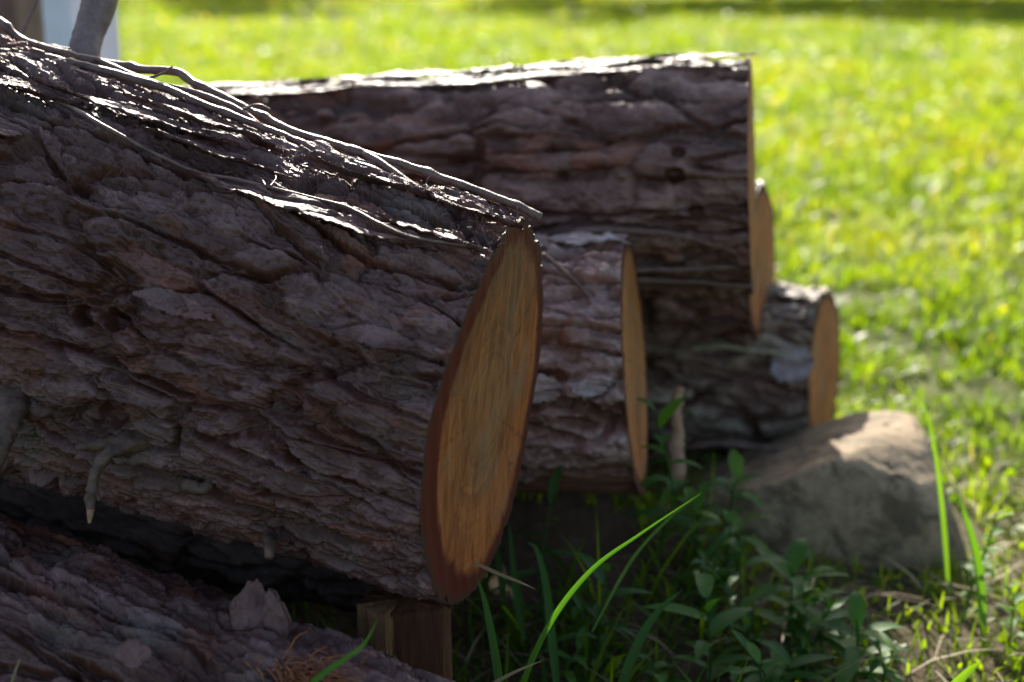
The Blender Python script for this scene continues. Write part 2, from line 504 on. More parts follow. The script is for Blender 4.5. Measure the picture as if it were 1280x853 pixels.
# ------------------------------------------------------------------ logs
def bark_field(x, y, u, seed, scale=1.0, amp=1.0, style='scale'):
    """height (m) of scaly bark over the log surface, and its layer / cell / rust values"""
    s = scale
    wx = fbm(x / 0.06, y / 0.06, u / 0.10, 3, seed + 1) * 0.014
    wy = fbm(x / 0.06 + 9, y / 0.06, u / 0.10, 3, seed + 2) * 0.014
    wu = fbm(x / 0.04, y / 0.04 + 7, u / 0.06, 3, seed + 3) * 0.022
    X, Y, U = x + wx, y + wy, u + wu
    st = (0.032 * s, 0.095 * s) if style == 'scale' else (0.026 * s, 0.17 * s)
    n1 = fbm(X / st[0], Y / st[0], U / st[1], 4, seed + 10, 0.55)
    k = n1 * 6.5
    fl = np.floor(k); fr = k - fl
    terr = (fl + sstep(0.91, 1.0, fr) + 0.03 * fr) * 0.72
    n2 = fbm(X / (st[0] * 0.42), Y / (st[0] * 0.42), U / (st[1] * 0.40), 3, seed + 20, 0.5)
    k2 = n2 * 4.5
    f2 = np.floor(k2)
    terr2 = (f2 + sstep(0.90, 1.0, k2 - f2)) * 0.75
    v1, v2, cr, tilt = voronoi(X / (0.040 * s) + 20, Y / (0.040 * s) + 20, U / ((0.125 if style == 'scale' else 0.24) * s) + 20, seed + 30)
    e = v2 - v1
    deepm = sstep(-0.25, 0.35, perlin(x / 0.09, y / 0.09, u / 0.16, seed + 33))
    fiss = (1 - sstep(0.0, 0.13, e)) * (0.35 + 0.65 * deepm)
    q1, q2, qr, qt = voronoi(X / (0.019 * s) + 5, Y / (0.019 * s) + 5, U / (0.062 * s) + 5, seed + 31)
    fine = fbm(x / 0.006, y / 0.006, u / 0.010, 3, seed + 40, 0.6)
    ridg = 1 - np.abs(perlin(X / 0.055, Y / 0.055, U / 0.30, seed + 50)) * 2
    furrow = sstep(0.80, 1.0, ridg)
    h = terr * 0.0040 + terr2 * 0.0018 + (cr - 0.5) * 0.0060 + tilt * 0.0045 + (qr - 0.5) * 0.0020 + qt * 0.0012
    h = h - fiss * 0.0110 - furrow * 0.0100 - (1 - sstep(0.01, 0.10, q2 - q1)) * 0.0018
    h = h + fine * 0.0008 * (0.55 + 0.9 * (1 - sstep(0.35, 0.6, 0.54 + 0.13 * terr - 0.35 * fiss)))
    layer = np.clip(0.54 + 0.13 * terr + 0.08 * terr2 - 0.35 * fiss - 0.35 * furrow + 0.12 * fine, 0, 1)
    rust = sstep(0.80, 0.86, np.modf(cr * 7.3)[0]) * sstep(0.02, 0.22, perlin(X / 0.03, Y / 0.03, U / 0.05, seed + 60)) * 0.40
    rust = rust + 0.25 * sstep(0.90, 0.94, np.modf(qr * 5.1)[0])
    return h * amp, layer, np.clip(0.5 + (cr - 0.5) * 0.7 + (qr - 0.5) * 0.75, 0, 1), np.clip(rust, 0, 1)


class Log:
    def __init__(s, label, face, D, length, R, seed, mat, cutmat, dens=(0.004, 0.004), fine_to=None,
                 bend=(0, 0), cut=None, scale=1.0, amp=1.0, holes=(), lump=0.035, style='scale', squash=0.0, patch=None):
        D = np.asarray(D, float); D /= np.linalg.norm(D)
        s.C = np.asarray(face, float); s.D = D
        P = np.cross(D, [0, 0, 1.0]); P /= np.linalg.norm(P)
        if P[1] < 0: P = -P
        s.P = P                                   # points away from the camera
        s.Q = np.cross(P, D)
        if s.Q[2] < 0: s.Q = -s.Q
        s.L, s.R, s.seed, s.bend = length, R, seed, bend
        s.lump = lump
        s.squash = squash
        s.cutf = cut or (lambda p, q: 0 * p)
        mid = s.C + D * length * 0.5
        s.loc = np.array([mid[0], mid[1], max(0.0, mid[2] - R(length * 0.5))])
        s.root = empty('log', s.loc, label, 'log', 'sawn logs in the woodpile')
        s._bark(mat, dens, fine_to, scale, amp, holes, style, patch)
        s._caps(cutmat)

    def axis(s, u):
        u = np.asarray(u, float)
        t = u / s.L
        off = np.sin(t * math.pi)
        return s.C + u[..., None] * s.D + (s.bend[0] * off)[..., None] * s.P + (s.bend[1] * off)[..., None] * s.Q

    def radius(s, u, th):
        u = np.asarray(u, float); th = np.asarray(th, float)
        r = s.R(u)
        x, y = np.cos(th), np.sin(th)
        shp = np.broadcast(u, th).shape
        U = np.broadcast_to(u, shp).ravel(); X = np.broadcast_to(x, shp).ravel(); Y = np.broadcast_to(y, shp).ravel()
        n = fbm(X * 1.3 + 5, Y * 1.3, U * 3.2, 3, s.seed + 70)
        return np.broadcast_to(r, shp) * (1 + s.lump * n.reshape(shp)) * (1 + s.squash * (np.broadcast_to(x, shp) ** 2 - 0.5))

    def skin(s, px, py, lift=0.003):
        """point resting on the log's bark, met along the line towards a photo position"""
        r = s.V - np.array([0, 0, CAM_H])
        d = r[:, 1] * CP - r[:, 2] * SP
        x = 640 + FPX * r[:, 0] / d; y = 426.5 - FPX * (r[:, 1] * SP + r[:, 2] * CP) / d
        m = (np.abs(x - px) < 5) & (np.abs(y - py) < 5)
        if not m.any(): return at(px, py, 1.5)
        q = s.V[m][np.argmin(d[m])]
        k = at(px, py, d[m].min() - lift)
        return k

    def surf(s, u, th, lift=0.0):
        """point on the log skin: th 0 = away from camera, 90 deg = top, 180 deg = towards camera"""
        r = s.radius(np.array([u]), np.array([th]))[0] + lift
        return s.axis(np.array([u]))[0] + r * (math.cos(th) * s.P + math.sin(th) * s.Q)

    def _bark(s, mat, dens, fine_to, scale, amp, holes, style, patch):
        R0 = s.R(0.0)
        if fine_to:
            us = np.concatenate([np.arange(0, fine_to, dens[0]), np.linspace(fine_to, s.L, int((s.L - fine_to) / (dens[0] * 4)) + 2)])
            fs = np.arange(math.radians(35), math.radians(325), dens[1] / R0)          # seen side
            bs = np.linspace(math.radians(-35), math.radians(35), 50, endpoint=False)
            th = np.concatenate([bs, fs])
        else:
            us = np.linspace(0, s.L, int(s.L / dens[0]) + 2)
            th = np.linspace(0, 2 * math.pi, int(2 * math.pi * R0 / dens[1]), endpoint=False)
        nu, nth = len(us), len(th)
        Ug, Tg = np.meshgrid(us, th, indexing='ij')
        r = s.radius(us[:, None], th[None, :])
        cx = (R0 * np.cos(Tg + 0.25 * Ug)).ravel(); cy = (R0 * np.sin(Tg + 0.25 * Ug)).ravel(); cu = Ug.ravel()
        h, layer, cell, rust = bark_field(cx, cy, cu, s.seed, scale, amp, style)
        if patch is not None:
            pm = patch(Ug.ravel(), Tg.ravel())
            h = h * (1 - 0.75 * pm) - 0.006 * pm
            layer = layer * (1 - pm) + 0.25 * pm
            rust = np.clip(rust + 0.35 * pm, 0, 1)
        for (hu, ht, hr, hd) in holes:
            dd = np.sqrt(((Ug - hu) / 1.35) ** 2 + ((Tg - ht) * R0) ** 2).ravel()
            dd = dd * (1 + 0.35 * perlin(cx / 0.012, cy / 0.012, cu / 0.012, 77))
            h = h - hd * (1 - sstep(hr * 0.55, hr, dd)) + 0.35 * hd * sstep(hr * 1.7, hr, dd) * sstep(hr * 0.6, hr, dd) * 0.5
            layer = layer * sstep(hr * 0.6, hr * 1.3, dd); rust = rust * sstep(hr * 0.6, hr * 1.2, dd)
        h = h.reshape(nu, nth)
        h = h - 0.6 * h * (1 - sstep(0.0, 0.006, Ug))
        rr = r + h
        p, q = rr * np.cos(Tg), rr * np.sin(Tg)
        fade = np.clip(1 - Ug / (0.5 * s.L), 0, 1) ** 2
        du = s.cutf(p, q) * fade
        A = s.axis(Ug + du)
        V = A + p[..., None] * s.P + q[..., None] * s.Q
        s.rim0 = (p[0], q[0], V[0]); s.rim1 = (p[-1], q[-1], V[-1])
        s.V = V.reshape(-1, 3)
        bp = np.stack([cx, cy, cu], -1)
        o = mesh_np('bark', V.reshape(-1, 3), grid_quads(nu, nth, wrap=True)[:, ::-1], None, mat, None,
                    {'layer': layer, 'cell': cell, 'rust': rust}, True, s.loc, {'bpos': bp})
        s._par(o)

    def _par(s, o):
        o.parent = s.root
        o.location = (0, 0, 0) if o.location.length == 0 else Vector(o.location) - Vector(s.loc)
        return o

    def _caps(s, mat):
        for end, (p, q, V) in ((0, s.rim0), (1, s.rim1)):
            nr = 42 if end == 0 else 8
            n = len(p)
            step = max(1, n // 360)
            idx = np.arange(0, n, step)
            p, q, V = p[idx], q[idx], V[idx]
            n = len(idx)
            fr = np.linspace(0.02, 1.0, nr) ** 0.8
            pp = fr[:, None] * p[None]; qq = fr[:, None] * q[None]
            if end == 0:
                du = s.cutf(pp, qq)
                wob = 0.0016 * fbm((pp / 0.03).ravel(), (qq / 0.09).ravel(), np.zeros(pp.size), 4, s.seed + 90).reshape(pp.shape)
                rip = 0.0007 * np.sin((pp * 0.9 + qq * 0.3) / 0.0045 + 3 * wob / 0.002)
                rough_top = 0.004 * fbm((pp / 0.006).ravel(), (qq / 0.012).ravel(), np.ones(pp.size), 3, s.seed + 91).reshape(pp.shape) * sstep(0.45, 0.95, qq / s.R(0.0))
                du = du + (wob + rip + rough_top) * (1 - fr[:, None] ** 8)
                u = du
            else:
                u = np.full(pp.shape, s.L)
            A = s.axis(u)
            W = A + pp[..., None] * s.P + qq[..., None] * s.Q
            W[-1] = V
            W = W.reshape(-1, 3)
            W = np.vstack([W, W[:n].mean(0)])
            c = len(W) - 1
            j = np.arange(n)
            tri = np.stack([np.full(n, c), (j + 1) % n, j], -1)
            Q = grid_quads(nr, n, wrap=True)
            if end == 1:
                tri = tri[:, ::-1]; Q = Q[:, ::-1]
            rad = np.concatenate([np.repeat(fr, n), [0]])
            cp = np.vstack([np.stack([pp.ravel(), qq.ravel(), 0 * pp.ravel() + s.seed * 0.37], -1), [[0, 0, s.seed * 0.37]]])
            o = mesh_np('cut_face', W, Q, tri, mat, None, {'rad': rad}, True, s.loc, {'cpos': cp})
            s._par(o)

    def add(s, acc, name, mat):
        return s._par(acc.build(name, mat, None, True, s.loc))


def cam_dir(left, up, fwd):
    """direction given along the camera's right (negated), up and forward axes"""
    return np.array([-left, fwd * CP + up * SP, -fwd * SP + up * CP])


def dir_between(a, b):
    v = np.asarray(b) - np.asarray(a); return v / np.linalg.norm(v)


# big front log ----------------------------------------------------
fA = at(610, 511, 1.50)
dA = dir_between(fA, at(100, 352, 1.638))
logA = Log('thick dark scaly bark log in front, topmost at left with twigs along its top', fA, dA, 0.95,
           lambda u: 0.206 + 0.030 * np.clip(u / 0.55, 0, 1.6), 3, M_BARK, M_CUT, (0.00105, 0.00105), 0.70,
           scale=1.0, amp=1.15, lump=0.045,
           cut=lambda p, q: 0.078 * q + 0.063 * p - 0.010 * sstep(0.04, 0.19, q) * sstep(0.08, -0.10, p) - 0.010 * sstep(-0.05, -0.20, q),
           holes=[(0.50, 2.62, 0.016, 0.018), (0.325, 2.87, 0.011, 0.018), (0.362, 2.90, 0.010, 0.018), (0.42, 2.35, 0.012, 0.012), (0.315, 3.32, 0.014, 0.014), (0.33, 3.40, 0.008, 0.012)])

# middle log -------------------------------------------------------
fB = at(794, 458, 2.00)
dB = dir_between(fB, at(560, 458, 2.00 + 0.043))
logB = Log('pinkish grey log with peeling bark, wedged between the big front log and the back logs', fB, dB, 1.0,
           lambda u: 0.184 + 0.004 * u, 14, M_BARK_B, M_CUT_W, (0.0026, 0.0026), None, scale=1.15, amp=1.45, lump=0.05,
           cut=lambda p, q: 0.055 * q, patch=lambda u, t: sstep(0.02, 0.2, np.sin(t + 0.75 + 0.15 * np.sin(u * 31)) * -1 - 0.72) * 0 + sstep(3.85, 4.0, t + 0.10 * np.sin(u * 23) + 0.05 * np.sin(u * 71)) * sstep(5.2, 5.0, t))

# top back log -----------------------------------------------------
fC = at(940, 220, 2.22)
dC = dir_between(fC, at(400, 238, 2.22 + 0.14))
logC = Log('longest log lying highest at the back of the pile, above the twigs', fC, dC, 1.30,
           lambda u: 0.187 - 0.012 * np.clip(u, 0, 1.4), 25, M_BARK_C, M_CUT_W, (0.003, 0.003), None, scale=1.5, amp=1.35, lump=0.035, cut=lambda p, q: 0.0 * p,
           holes=[(0.105, 2.98, 0.012, 0.016), (0.10, 2.80, 0.009, 0.014), (0.075, 3.28, 0.010, 0.014), (0.27, 2.95, 0.007, 0.01), (0.13, 2.2, 0.008, 0.01)])

# log behind it, its end sticking out a little further -------------
fG = at(953, 331, 2.56)
dG = dir_between(fG, at(700, 330, 2.56 + 0.072))
logG = Log('log tucked behind the highest log, only its rounded orange sawn end showing at the right', fG, dG, 1.25,
           lambda u: 0.145 + 0.004 * u, 69, M_BARK_C, M_CUT_W, (0.0035, 0.0035), None, scale=1.3, amp=1.3, lump=0.04, cut=lambda p, q: 0.015 * q - 0.14 * p)

# low right log ----------------------------------------------------
fD = at(1031, 465, 2.66)
dD = dir_between(fD, at(830, 460, 2.66 + 0.058))
logD = Log('low log at far right under the back log, its pale sawn end above the boulder', fD, dD, 1.6,
           lambda u: 0.157 + 0.006 * u, 36, M_BARK_D, M_CUT_W, (0.0035, 0.0035), None, scale=1.3, amp=1.5, lump=0.05,
           cut=lambda p, q: 0.02 * q - 0.21 * p)

# bottom left log --------------------------------------------------
fE = at(640, 1090, 1.25)
dE = dir_between(fE, at(0, 865, 1.52))
logE = Log('lowest log in the bottom left corner, in the shade under the big log', fE, dE, 1.15,
           lambda u: 0.138 + 0.060 * np.clip(u, 0, 0.75), 47, M_BARK, M_CUT_E, (0.0017, 0.0017), None, style='long', scale=1.1, amp=1.2, lump=0.05,
           cut=lambda p, q: 0.05 * q)

# added bearer at the left, its dark bark fills the shaded gap -----------------------------------------------
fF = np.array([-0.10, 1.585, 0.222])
logF = Log('slim dark log added to fill the shaded gap under the left of the big log', fF, np.array([-1, 0.17, 0.10]), 1.0,
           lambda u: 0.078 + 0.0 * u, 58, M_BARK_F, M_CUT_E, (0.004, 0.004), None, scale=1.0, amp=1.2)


# branch stubs on the big log
def stub(log, pts, rads, name='branch_stub', mat=M_STUB, tip=None, n=40, sides=14, seed=5, rough=0.6):
    path = catmull(pts, n)
    rad = np.interp(np.linspace(0, 1, n), np.linspace(0, 1, len(rads)), rads)
    a = Acc(); a.add(*tube_arrays(path, rad, sides * 2, seed, rough, 0.010))
    o = log.add(a, name, mat)
    if tip:
        a = Acc()
        T = path[-1] - path[-2]; T /= np.linalg.norm(T)
        k = 8
        pp = path[-1] + np.outer(np.linspace(-0.001, tip, k), T)
        a.add(*tube_arrays(pp, np.linspace(rad[-1] * 0.93, rad[-1] * 0.35, k), 10, seed + 3, 0.5, 0.004))
        log.add(a, 'broken_tip', M_BROKEN)
    return o


# upright branch growing from the top
stub(logA, [at(98, 120, 1.70), at(104, 72, 1.70), at(112, 40, 1.71), at(125, 0, 1.72), at(140, -70, 1.74), at(168, -170, 1.78)],
     [0.026, 0.0185, 0.018, 0.021, 0.018, 0.014], 'branch', twig_material('smooth_branch', (0.17, 0.125, 0.11), (0.12, 0.085, 0.075), 0.45), n=90, seed=8, rough=0.10)
# hooked dead stub
stub(logA, [at(205, 552, 1.45), at(172, 553, 1.41), at(140, 562, 1.385), at(122, 585, 1.375), at(115, 612, 1.372), at(113, 636, 1.372)],
     [0.028, 0.0135, 0.0078, 0.0058, 0.0050, 0.0046], tip=0.014, seed=11, rough=0.9)
stub(logA, [at(168, 552, 1.415), at(140, 553, 1.39), at(112, 557, 1.37), at(95, 561, 1.36)], [0.010, 0.006, 0.0045, 0.0028], seed=12, n=20)
# stub at the left edge of the picture
stub(logA, [at(30, 470, 1.50), at(20, 500, 1.43), at(8, 530, 1.39), at(-6, 562, 1.37), at(-20, 600, 1.36)], [0.022, 0.0155, 0.0125, 0.012, 0.011], tip=0.01, seed=13)
stub(logA, [at(338, 668, 1.43), at(338, 682, 1.40), at(336, 698, 1.39)], [0.008, 0.006, 0.004], seed=14, n=14)
stub(logA, [at(228, 600, 1.44), at(238, 608, 1.40), at(252, 612, 1.395), at(262, 605, 1.40), at(268, 592, 1.42)], [0.009, 0.007, 0.006, 0.005, 0.003], seed=15, n=24)


# loose bark scales lifting off the logs
def flake(log, u0, th0, lu, lt, lift, seed, mat=M_BARK, curl=1.0, relief=0.28):
    """a bark scale, thick plate with a ragged outline, one long edge lifted"""
    nu, nt_ = 90, 30
    U = np.linspace(-1, 1, nu); W = np.linspace(-1, 1, nt_)
    r = np.random.default_rng(seed)
    z0 = np.zeros(nu)
    edge_hi = 1 - 0.6 * np.abs(U) ** 2.5 + 0.75 * fbm(U * 2.4, z0 + seed, z0, 5, seed, 0.62)
    edge_lo = 1 - 0.6 * np.abs(U) ** 3 + 0.6 * fbm(U * 2.2, z0 + seed + 4, z0, 5, seed + 5, 0.62)
    ew = fbm(W * 2.0, np.full(nt_, seed * 2.1), np.zeros(nt_), 4, seed + 12)
    top, bot = [], []
    for i in range(nu):
        for j in range(nt_):
            w = W[j]
            k = w * (edge_hi[i] if w > 0 else edge_lo[i])
            th = th0 + k * lt
            uu = u0 + (U[i] * (1 + 0.5 * ew[j]) + 0.08 * math.sin(w * 3 + seed)) * lu
            f = (w + 1) / 2
            l = lift * (f ** 2) * curl + 0.002 + 0.0025 * float(0.5 + 0.5 * math.sin(U[i] * 5 + seed))
            top.append((uu, th, l)); bot.append((uu, th, l - 0.0022))
    pts = top + bot
    uu = np.array([p[0] for p in pts]); tt = np.array([p[1] for p in pts]); ll = np.array([p[2] for p in pts])
    hx, layf, celf, rusf = bark_field(log.R(0.0) * np.cos(tt), log.R(0.0) * np.sin(tt), uu, log.seed + 200 + seed, 0.8, relief)
    n = hx
    rr = log.R(uu) * (1 + log.lump * fbm(np.cos(tt) * 1.3 + 5, np.sin(tt) * 1.3, uu * 3.2, 3, log.seed + 70)) + ll + n + 0.001
    V = log.axis(uu) + (rr * np.cos(tt))[:, None] * log.P + (rr * np.sin(tt))[:, None] * log.Q
    q1 = grid_quads(nu, nt_)
    off = nu * nt_
    q2 = grid_quads(nu, nt_, off=off)[:, ::-1]
    bd = [i * nt_ for i in range(nu)] + [(nu - 1) * nt_ + j for j in range(1, nt_)] + [i * nt_ + nt_ - 1 for i in range(nu - 2, -1, -1)] + [j for j in range(nt_ - 2, 0, -1)]
    q3 = [(bd[k], bd[k] + off, bd[(k + 1) % len(bd)] + off, bd[(k + 1) % len(bd)]) for k in range(len(bd))]
    o = mesh_np('bark_flake', V, np.vstack([q1, q2, np.array(q3)]), None, mat, None,
                {'layer': np.clip(layf + 0.1, 0, 1), 'cell': celf, 'rust': rusf * 0.6}, True, log.loc, {'bpos': np.stack([uu, tt * 0.2, ll], -1)})
    log._par(o)


for (u0, th0, lu, lt, lift, sd) in [(0.18, 2.12, 0.12, 0.065, 0.013, 1), (0.42, 1.86, 0.12, 0.06, 0.012, 2), (0.55, 1.93, 0.06, 0.06, 0.013, 3),
                                    (0.06, 2.02, 0.05, 0.05, 0.012, 4), (0.31, 1.95, 0.07, 0.05, 0.011, 5), (0.07, 2.60, 0.040, 0.05, 0.009, 6),
                                    (0.26, 2.72, 0.040, 0.05, 0.006, 7), (0.53, 2.22, 0.03, 0.05, 0.010, 9),
                                    (0.10, 3.35, 0.045, 0.05, 0.006, 11), (0.16, 1.72, 0.07, 0.06, 0.012, 15), (0.05, 1.72, 0.05, 0.05, 0.010, 16), (0.36, 1.72, 0.09, 0.06, 0.011, 17)]:
    flake(logA, u0, th0, lu, lt, lift, sd)
for (u0, th0, lu, lt, lift, sd) in [(0.09, 1.70, 0.085, 0.09, 0.003, 21), (0.42, 1.95, 0.20, 0.085, 0.005, 22), (0.27, 1.70, 0.15, 0.09, 0.003, 23), (0.72, 1.92, 0.17, 0.09, 0.004, 24),
                                    (0.20, 1.93, 0.10, 0.06, 0.004, 25), (0.53, 1.70, 0.16, 0.10, 0.003, 26), (0.86, 1.68, 0.15, 0.10, 0.003, 27), (0.06, 1.93, 0.05, 0.05, 0.003, 28), (0.97, 1.92, 0.10, 0.08, 0.004, 29),
                                    (0.18, 1.55, 0.12, 0.06, 0.003, 41)]:
    flake(logC, u0, th0, lu, lt, lift, sd, M_BARK_PLATE, 1.0, 0.24)
for (u0, th0, lu, lt, lift, sd) in [(0.05, 1.75, 0.040, 0.14, 0.003, 51), (0.07, 2.12, 0.030, 0.10, 0.003, 52)]:
    flake(logD, u0, th0, lu, lt, lift, sd, M_BARK_PLATE, 1.0, 0.16)
for (u0, th0, lu, lt, lift, sd) in [(0.06, 1.70, 0.05, 0.09, 0.003, 61), (0.16, 1.80, 0.05, 0.08, 0.004, 62), (0.045, 2.98, 0.028, 0.085, 0.004, 63), (0.115, 3.02, 0.034, 0.095, 0.004, 64), (0.185, 2.97, 0.030, 0.08, 0.004, 65)]:
    flake(logB, u0, th0, lu, lt, lift, sd, M_BARK_G, 1.0, 0.55)
flake(logD, 0.06, 2.80, 0.035, 0.20, 0.008, 31, M_BARK_G)


# fibres hanging at the torn bark of the cut edge
def fibres(log, spots, name, mat, seed):
    r = np.random.default_rng(seed)
    a = Acc()
    for (u, th, cnt, ln, spread) in spots:
        for k in range(cnt):
            uu = u + r.normal() * spread * 0.4; tt = th + r.normal() * spread / log.R(0)
            b = log.surf(max(0.001, uu), tt, 0.0)
            n = math.cos(tt) * log.P + math.sin(tt) * log.Q
            dr = n * r.uniform(0.2, 1) + r.normal(size=3) * 0.8
            dr /= np.linalg.norm(dr)
            l = ln * r.uniform(0.4, 1.1)
            pth = catmull([b - n * 0.002, b + dr * l * 0.5, b + dr * l + r.normal(size=3) * l * 0.3], 6)
            a.add(*tube_arrays(pth, np.linspace(0.0006, 0.0002, 6), 4))
    o = log.add(a, name, mat)
    o['kind'] = 'stuff'


fibres(logA, [(0.02, 1.75, 40, 0.014, 0.03), (0.10, 1.70, 40, 0.014, 0.05), (0.25, 1.75, 50, 0.014, 0.08), (0.40, 1.80, 40, 0.014, 0.07), (0.55, 1.8, 40, 0.013, 0.05), (0.004, 2.9, 26, 0.008, 0.10)],
       'bark_fibre', M_TWIG_R, 5)


# ------------------------------------------------------------------ twigs lying on the pile
def twig(name, label, cat, px, r0, r1, mat, n=70, group=None, side=(), seed=1, sides=9, dy=0):
    up = lambda p: p if isinstance(p, np.ndarray) else at(p[0], p[1] + dy * min(1, max(0, (p[0] - 60) / 140)), p[2])
    path = catmull([up(p) for p in px], n)
    jit = np.stack([fbm(np.linspace(0, n / 9, n), np.full(n, seed + k * 3.3), np.zeros(n), 2, seed + k) for k in range(3)], -1) * r0 * 0.5
    path = path + jit
    rad = np.linspace(r0, r1, n) * (1 + 0.18 * fbm(np.linspace(0, n / 5, n), np.full(n, seed * 1.7), np.zeros(n), 2, seed))
    for kk in range(max(2, n // 18)):
        c = (kk + 0.6) * n / max(2, n // 18)
        rad = rad * (1 + 0.30 * np.exp(-((np.arange(n) - c) / 1.3) ** 2))
    a = Acc(); a.add(*tube_arrays(path, rad, sides, seed, 0.25, 0.006))
    for (pts, ra, rb) in side:
        p2 = catmull([up(p) for p in pts], 26)
        a.add(*tube_arrays(p2, np.linspace(ra, rb, 26), 8, seed + 2, 0.25, 0.006))
    loc = path[0]
    o = a.build(name, mat, None, True, loc)
    tag(o, label, cat, group)
    return o


GT = 'dead twigs lying along the top of the front log'
twig('dead_branch', 'long forked grey branch along the ridge of the big front log', 'branch',
     [(-40, 5, 1.66), (0, 28, 1.645), (25, 48, 1.64), (63, 63, 1.63), (99, 75, 1.62), (134, 85, 1.615), (169, 92, 1.61), (217, 99, 1.60), (246, 115, 1.59), (282, 133, 1.58), (317, 150, 1.575), (352, 168, 1.565), (410, 188, 1.55), (456, 202, 1.54), (498, 213, 1.535), (537, 227, 1.53), (586, 244, 1.52), (639, 264, 1.51), (676, 281, 1.505)],
     0.0050, 0.0050, M_TWIG, 150, GT, [([(456, 202, 1.535), (481, 217, 1.52), (523, 247, 1.50), (565, 269, 1.49), (600, 292, 1.475)], 0.0052, 0.0044)], 3, 11, -9)
twig('dead_branch', 'second grey branch running just below the forked one on the big log', 'branch',
     [(-40, 66, 1.60), (0, 67, 1.595), (50, 71, 1.59), (90, 82, 1.585), (140, 96, 1.58), (200, 119, 1.565), (250, 139, 1.555), (300, 159, 1.545), (350, 178, 1.535), (400, 201, 1.525), (445, 216, 1.515), (500, 236, 1.505)],
     0.0056, 0.0036, M_TWIG, 110, GT, (), 6, 10, -10)
twig('thin_twig', 'slender brown twig weaving between the two grey branches on the big log', 'twig',
     [(120, 78, 1.60), (180, 108, 1.575), (240, 124, 1.57), (300, 147, 1.56), (345, 180, 1.54), (400, 192, 1.53), (440, 209, 1.52), (500, 220, 1.53)], 0.0036, 0.0022, M_TWIG_R, 80, GT, [([(300, 147, 1.56), (322, 140, 1.56), (338, 146, 1.56)], 0.0016, 0.0009), ([(180, 108, 1.575), (205, 100, 1.575), (216, 92, 1.575)], 0.0018, 0.001)], 51, 7, -9)
twig('thin_twig', 'very thin bent shoot trailing down across the bark of the big front log', 'twig',
     [logA.skin(a, b, 0.004) for a, b in ((55, 118), (90, 135), (130, 158), (180, 185), (215, 202), (250, 217), (310, 228), (370, 243), (430, 258), (475, 280), (520, 298), (592, 309))],
     0.0024, 0.0015, M_TWIG, 90, GT, [([logA.skin(a, b, 0.006) for a, b in ((332, 232), (325, 222), (316, 219))], 0.0010, 0.0005), ([logA.skin(a, b, 0.008) for a, b in ((338, 233), (345, 222), (338, 213))], 0.0009, 0.0004)], 9, 7)
twig('thin_twig', 'short curved twig rising above the far left of the big front log', 'twig',
     [(20, 60, 1.75), (30, 40, 1.76), (38, 20, 1.77), (48, -5, 1.78), (52, -40, 1.80)], 0.0028, 0.0022, M_TWIG_R, 40, GT, (), 12, 8)
twig('thin_twig', 'short rough twig peeping over the ridge at the upper left picture edge', 'twig',
     [(-30, 66, 1.68), (0, 58, 1.68), (30, 60, 1.67), (60, 59, 1.67), (88, 62, 1.66)], 0.0040, 0.0030, M_TWIG_R, 40, GT, (), 15, 8)
GB = 'reddish twigs caught between the middle log and the back log'
twig('thin_twig', 'upper reddish twig crossing under the back log beside the middle log', 'twig',
     [(700, 296, 2.02), (745, 289, 2.05), (800, 289, 2.08), (850, 295, 2.10), (900, 309, 2.10), (938, 320, 2.11)], 0.0050, 0.0035, M_TWIG_R, 60, GB, (), 18, 9)
twig('thin_twig', 'straight grey twig between two reddish twigs in the dark gap under the back log', 'twig',
     [(770, 340, 2.12), (808, 338, 2.13), (860, 337, 2.13), (938, 332, 2.13)], 0.0048, 0.0040, M_TWIG, 50, GB, (), 21, 9)
twig('thin_twig', 'lowest of three twigs in the dark gap under the back log', 'twig',
     [(770, 348, 2.14), (808, 350, 2.15), (860, 352, 2.16), (940, 358, 2.16)], 0.0050, 0.0040, M_TWIG_R, 50, GB, (), 24, 9)
twig('thin_twig', 'pale greenish twig lying across the low right log', 'twig',
     [(864, 437, 2.46), (905, 434, 2.46), (950, 440, 2.47), (992, 442, 2.48)], 0.0042, 0.0028, twig_material('green_twig', (0.22, 0.20, 0.10), (0.14, 0.12, 0.06)), 50, None, (), 27, 9)
twig('thin_twig', 'thin twig slanting over the top of the pinkish middle log', 'twig',
     [(678, 318, 1.865), (700, 335, 1.865), (725, 358, 1.86), (755, 388, 1.855)], 0.0032, 0.0024, M_TWIG, 40, None, (), 30, 8)
twig('broken_stick', 'short pale split stick standing upright beside the middle log', 'stick',
     [(846, 600, 2.22), (845, 555, 2.22), (846, 520, 2.22), (848, 484, 2.22)], 0.0135, 0.0075, M_BROKEN, 30, None, (), 33, 8)
twig('dead_branch', 'bare grey stick lying on the ground in the hollow under the low right log', 'branch',
     [(800, 575, 2.50), (880, 556, 2.46), (950, 560, 2.45), (1010, 566, 2.45)], 0.0062, 0.0045, M_TWIG, 50, None, (), 36, 8)
twig('thin_twig', 'short bleached splinter lying on the bark of the lowest log', 'twig',
     [(14, 860, 1.27), (20, 838, 1.275), (26, 824, 1.28)], 0.0018, 0.0010, M_LITTER, 16, None, (), 39, 6)


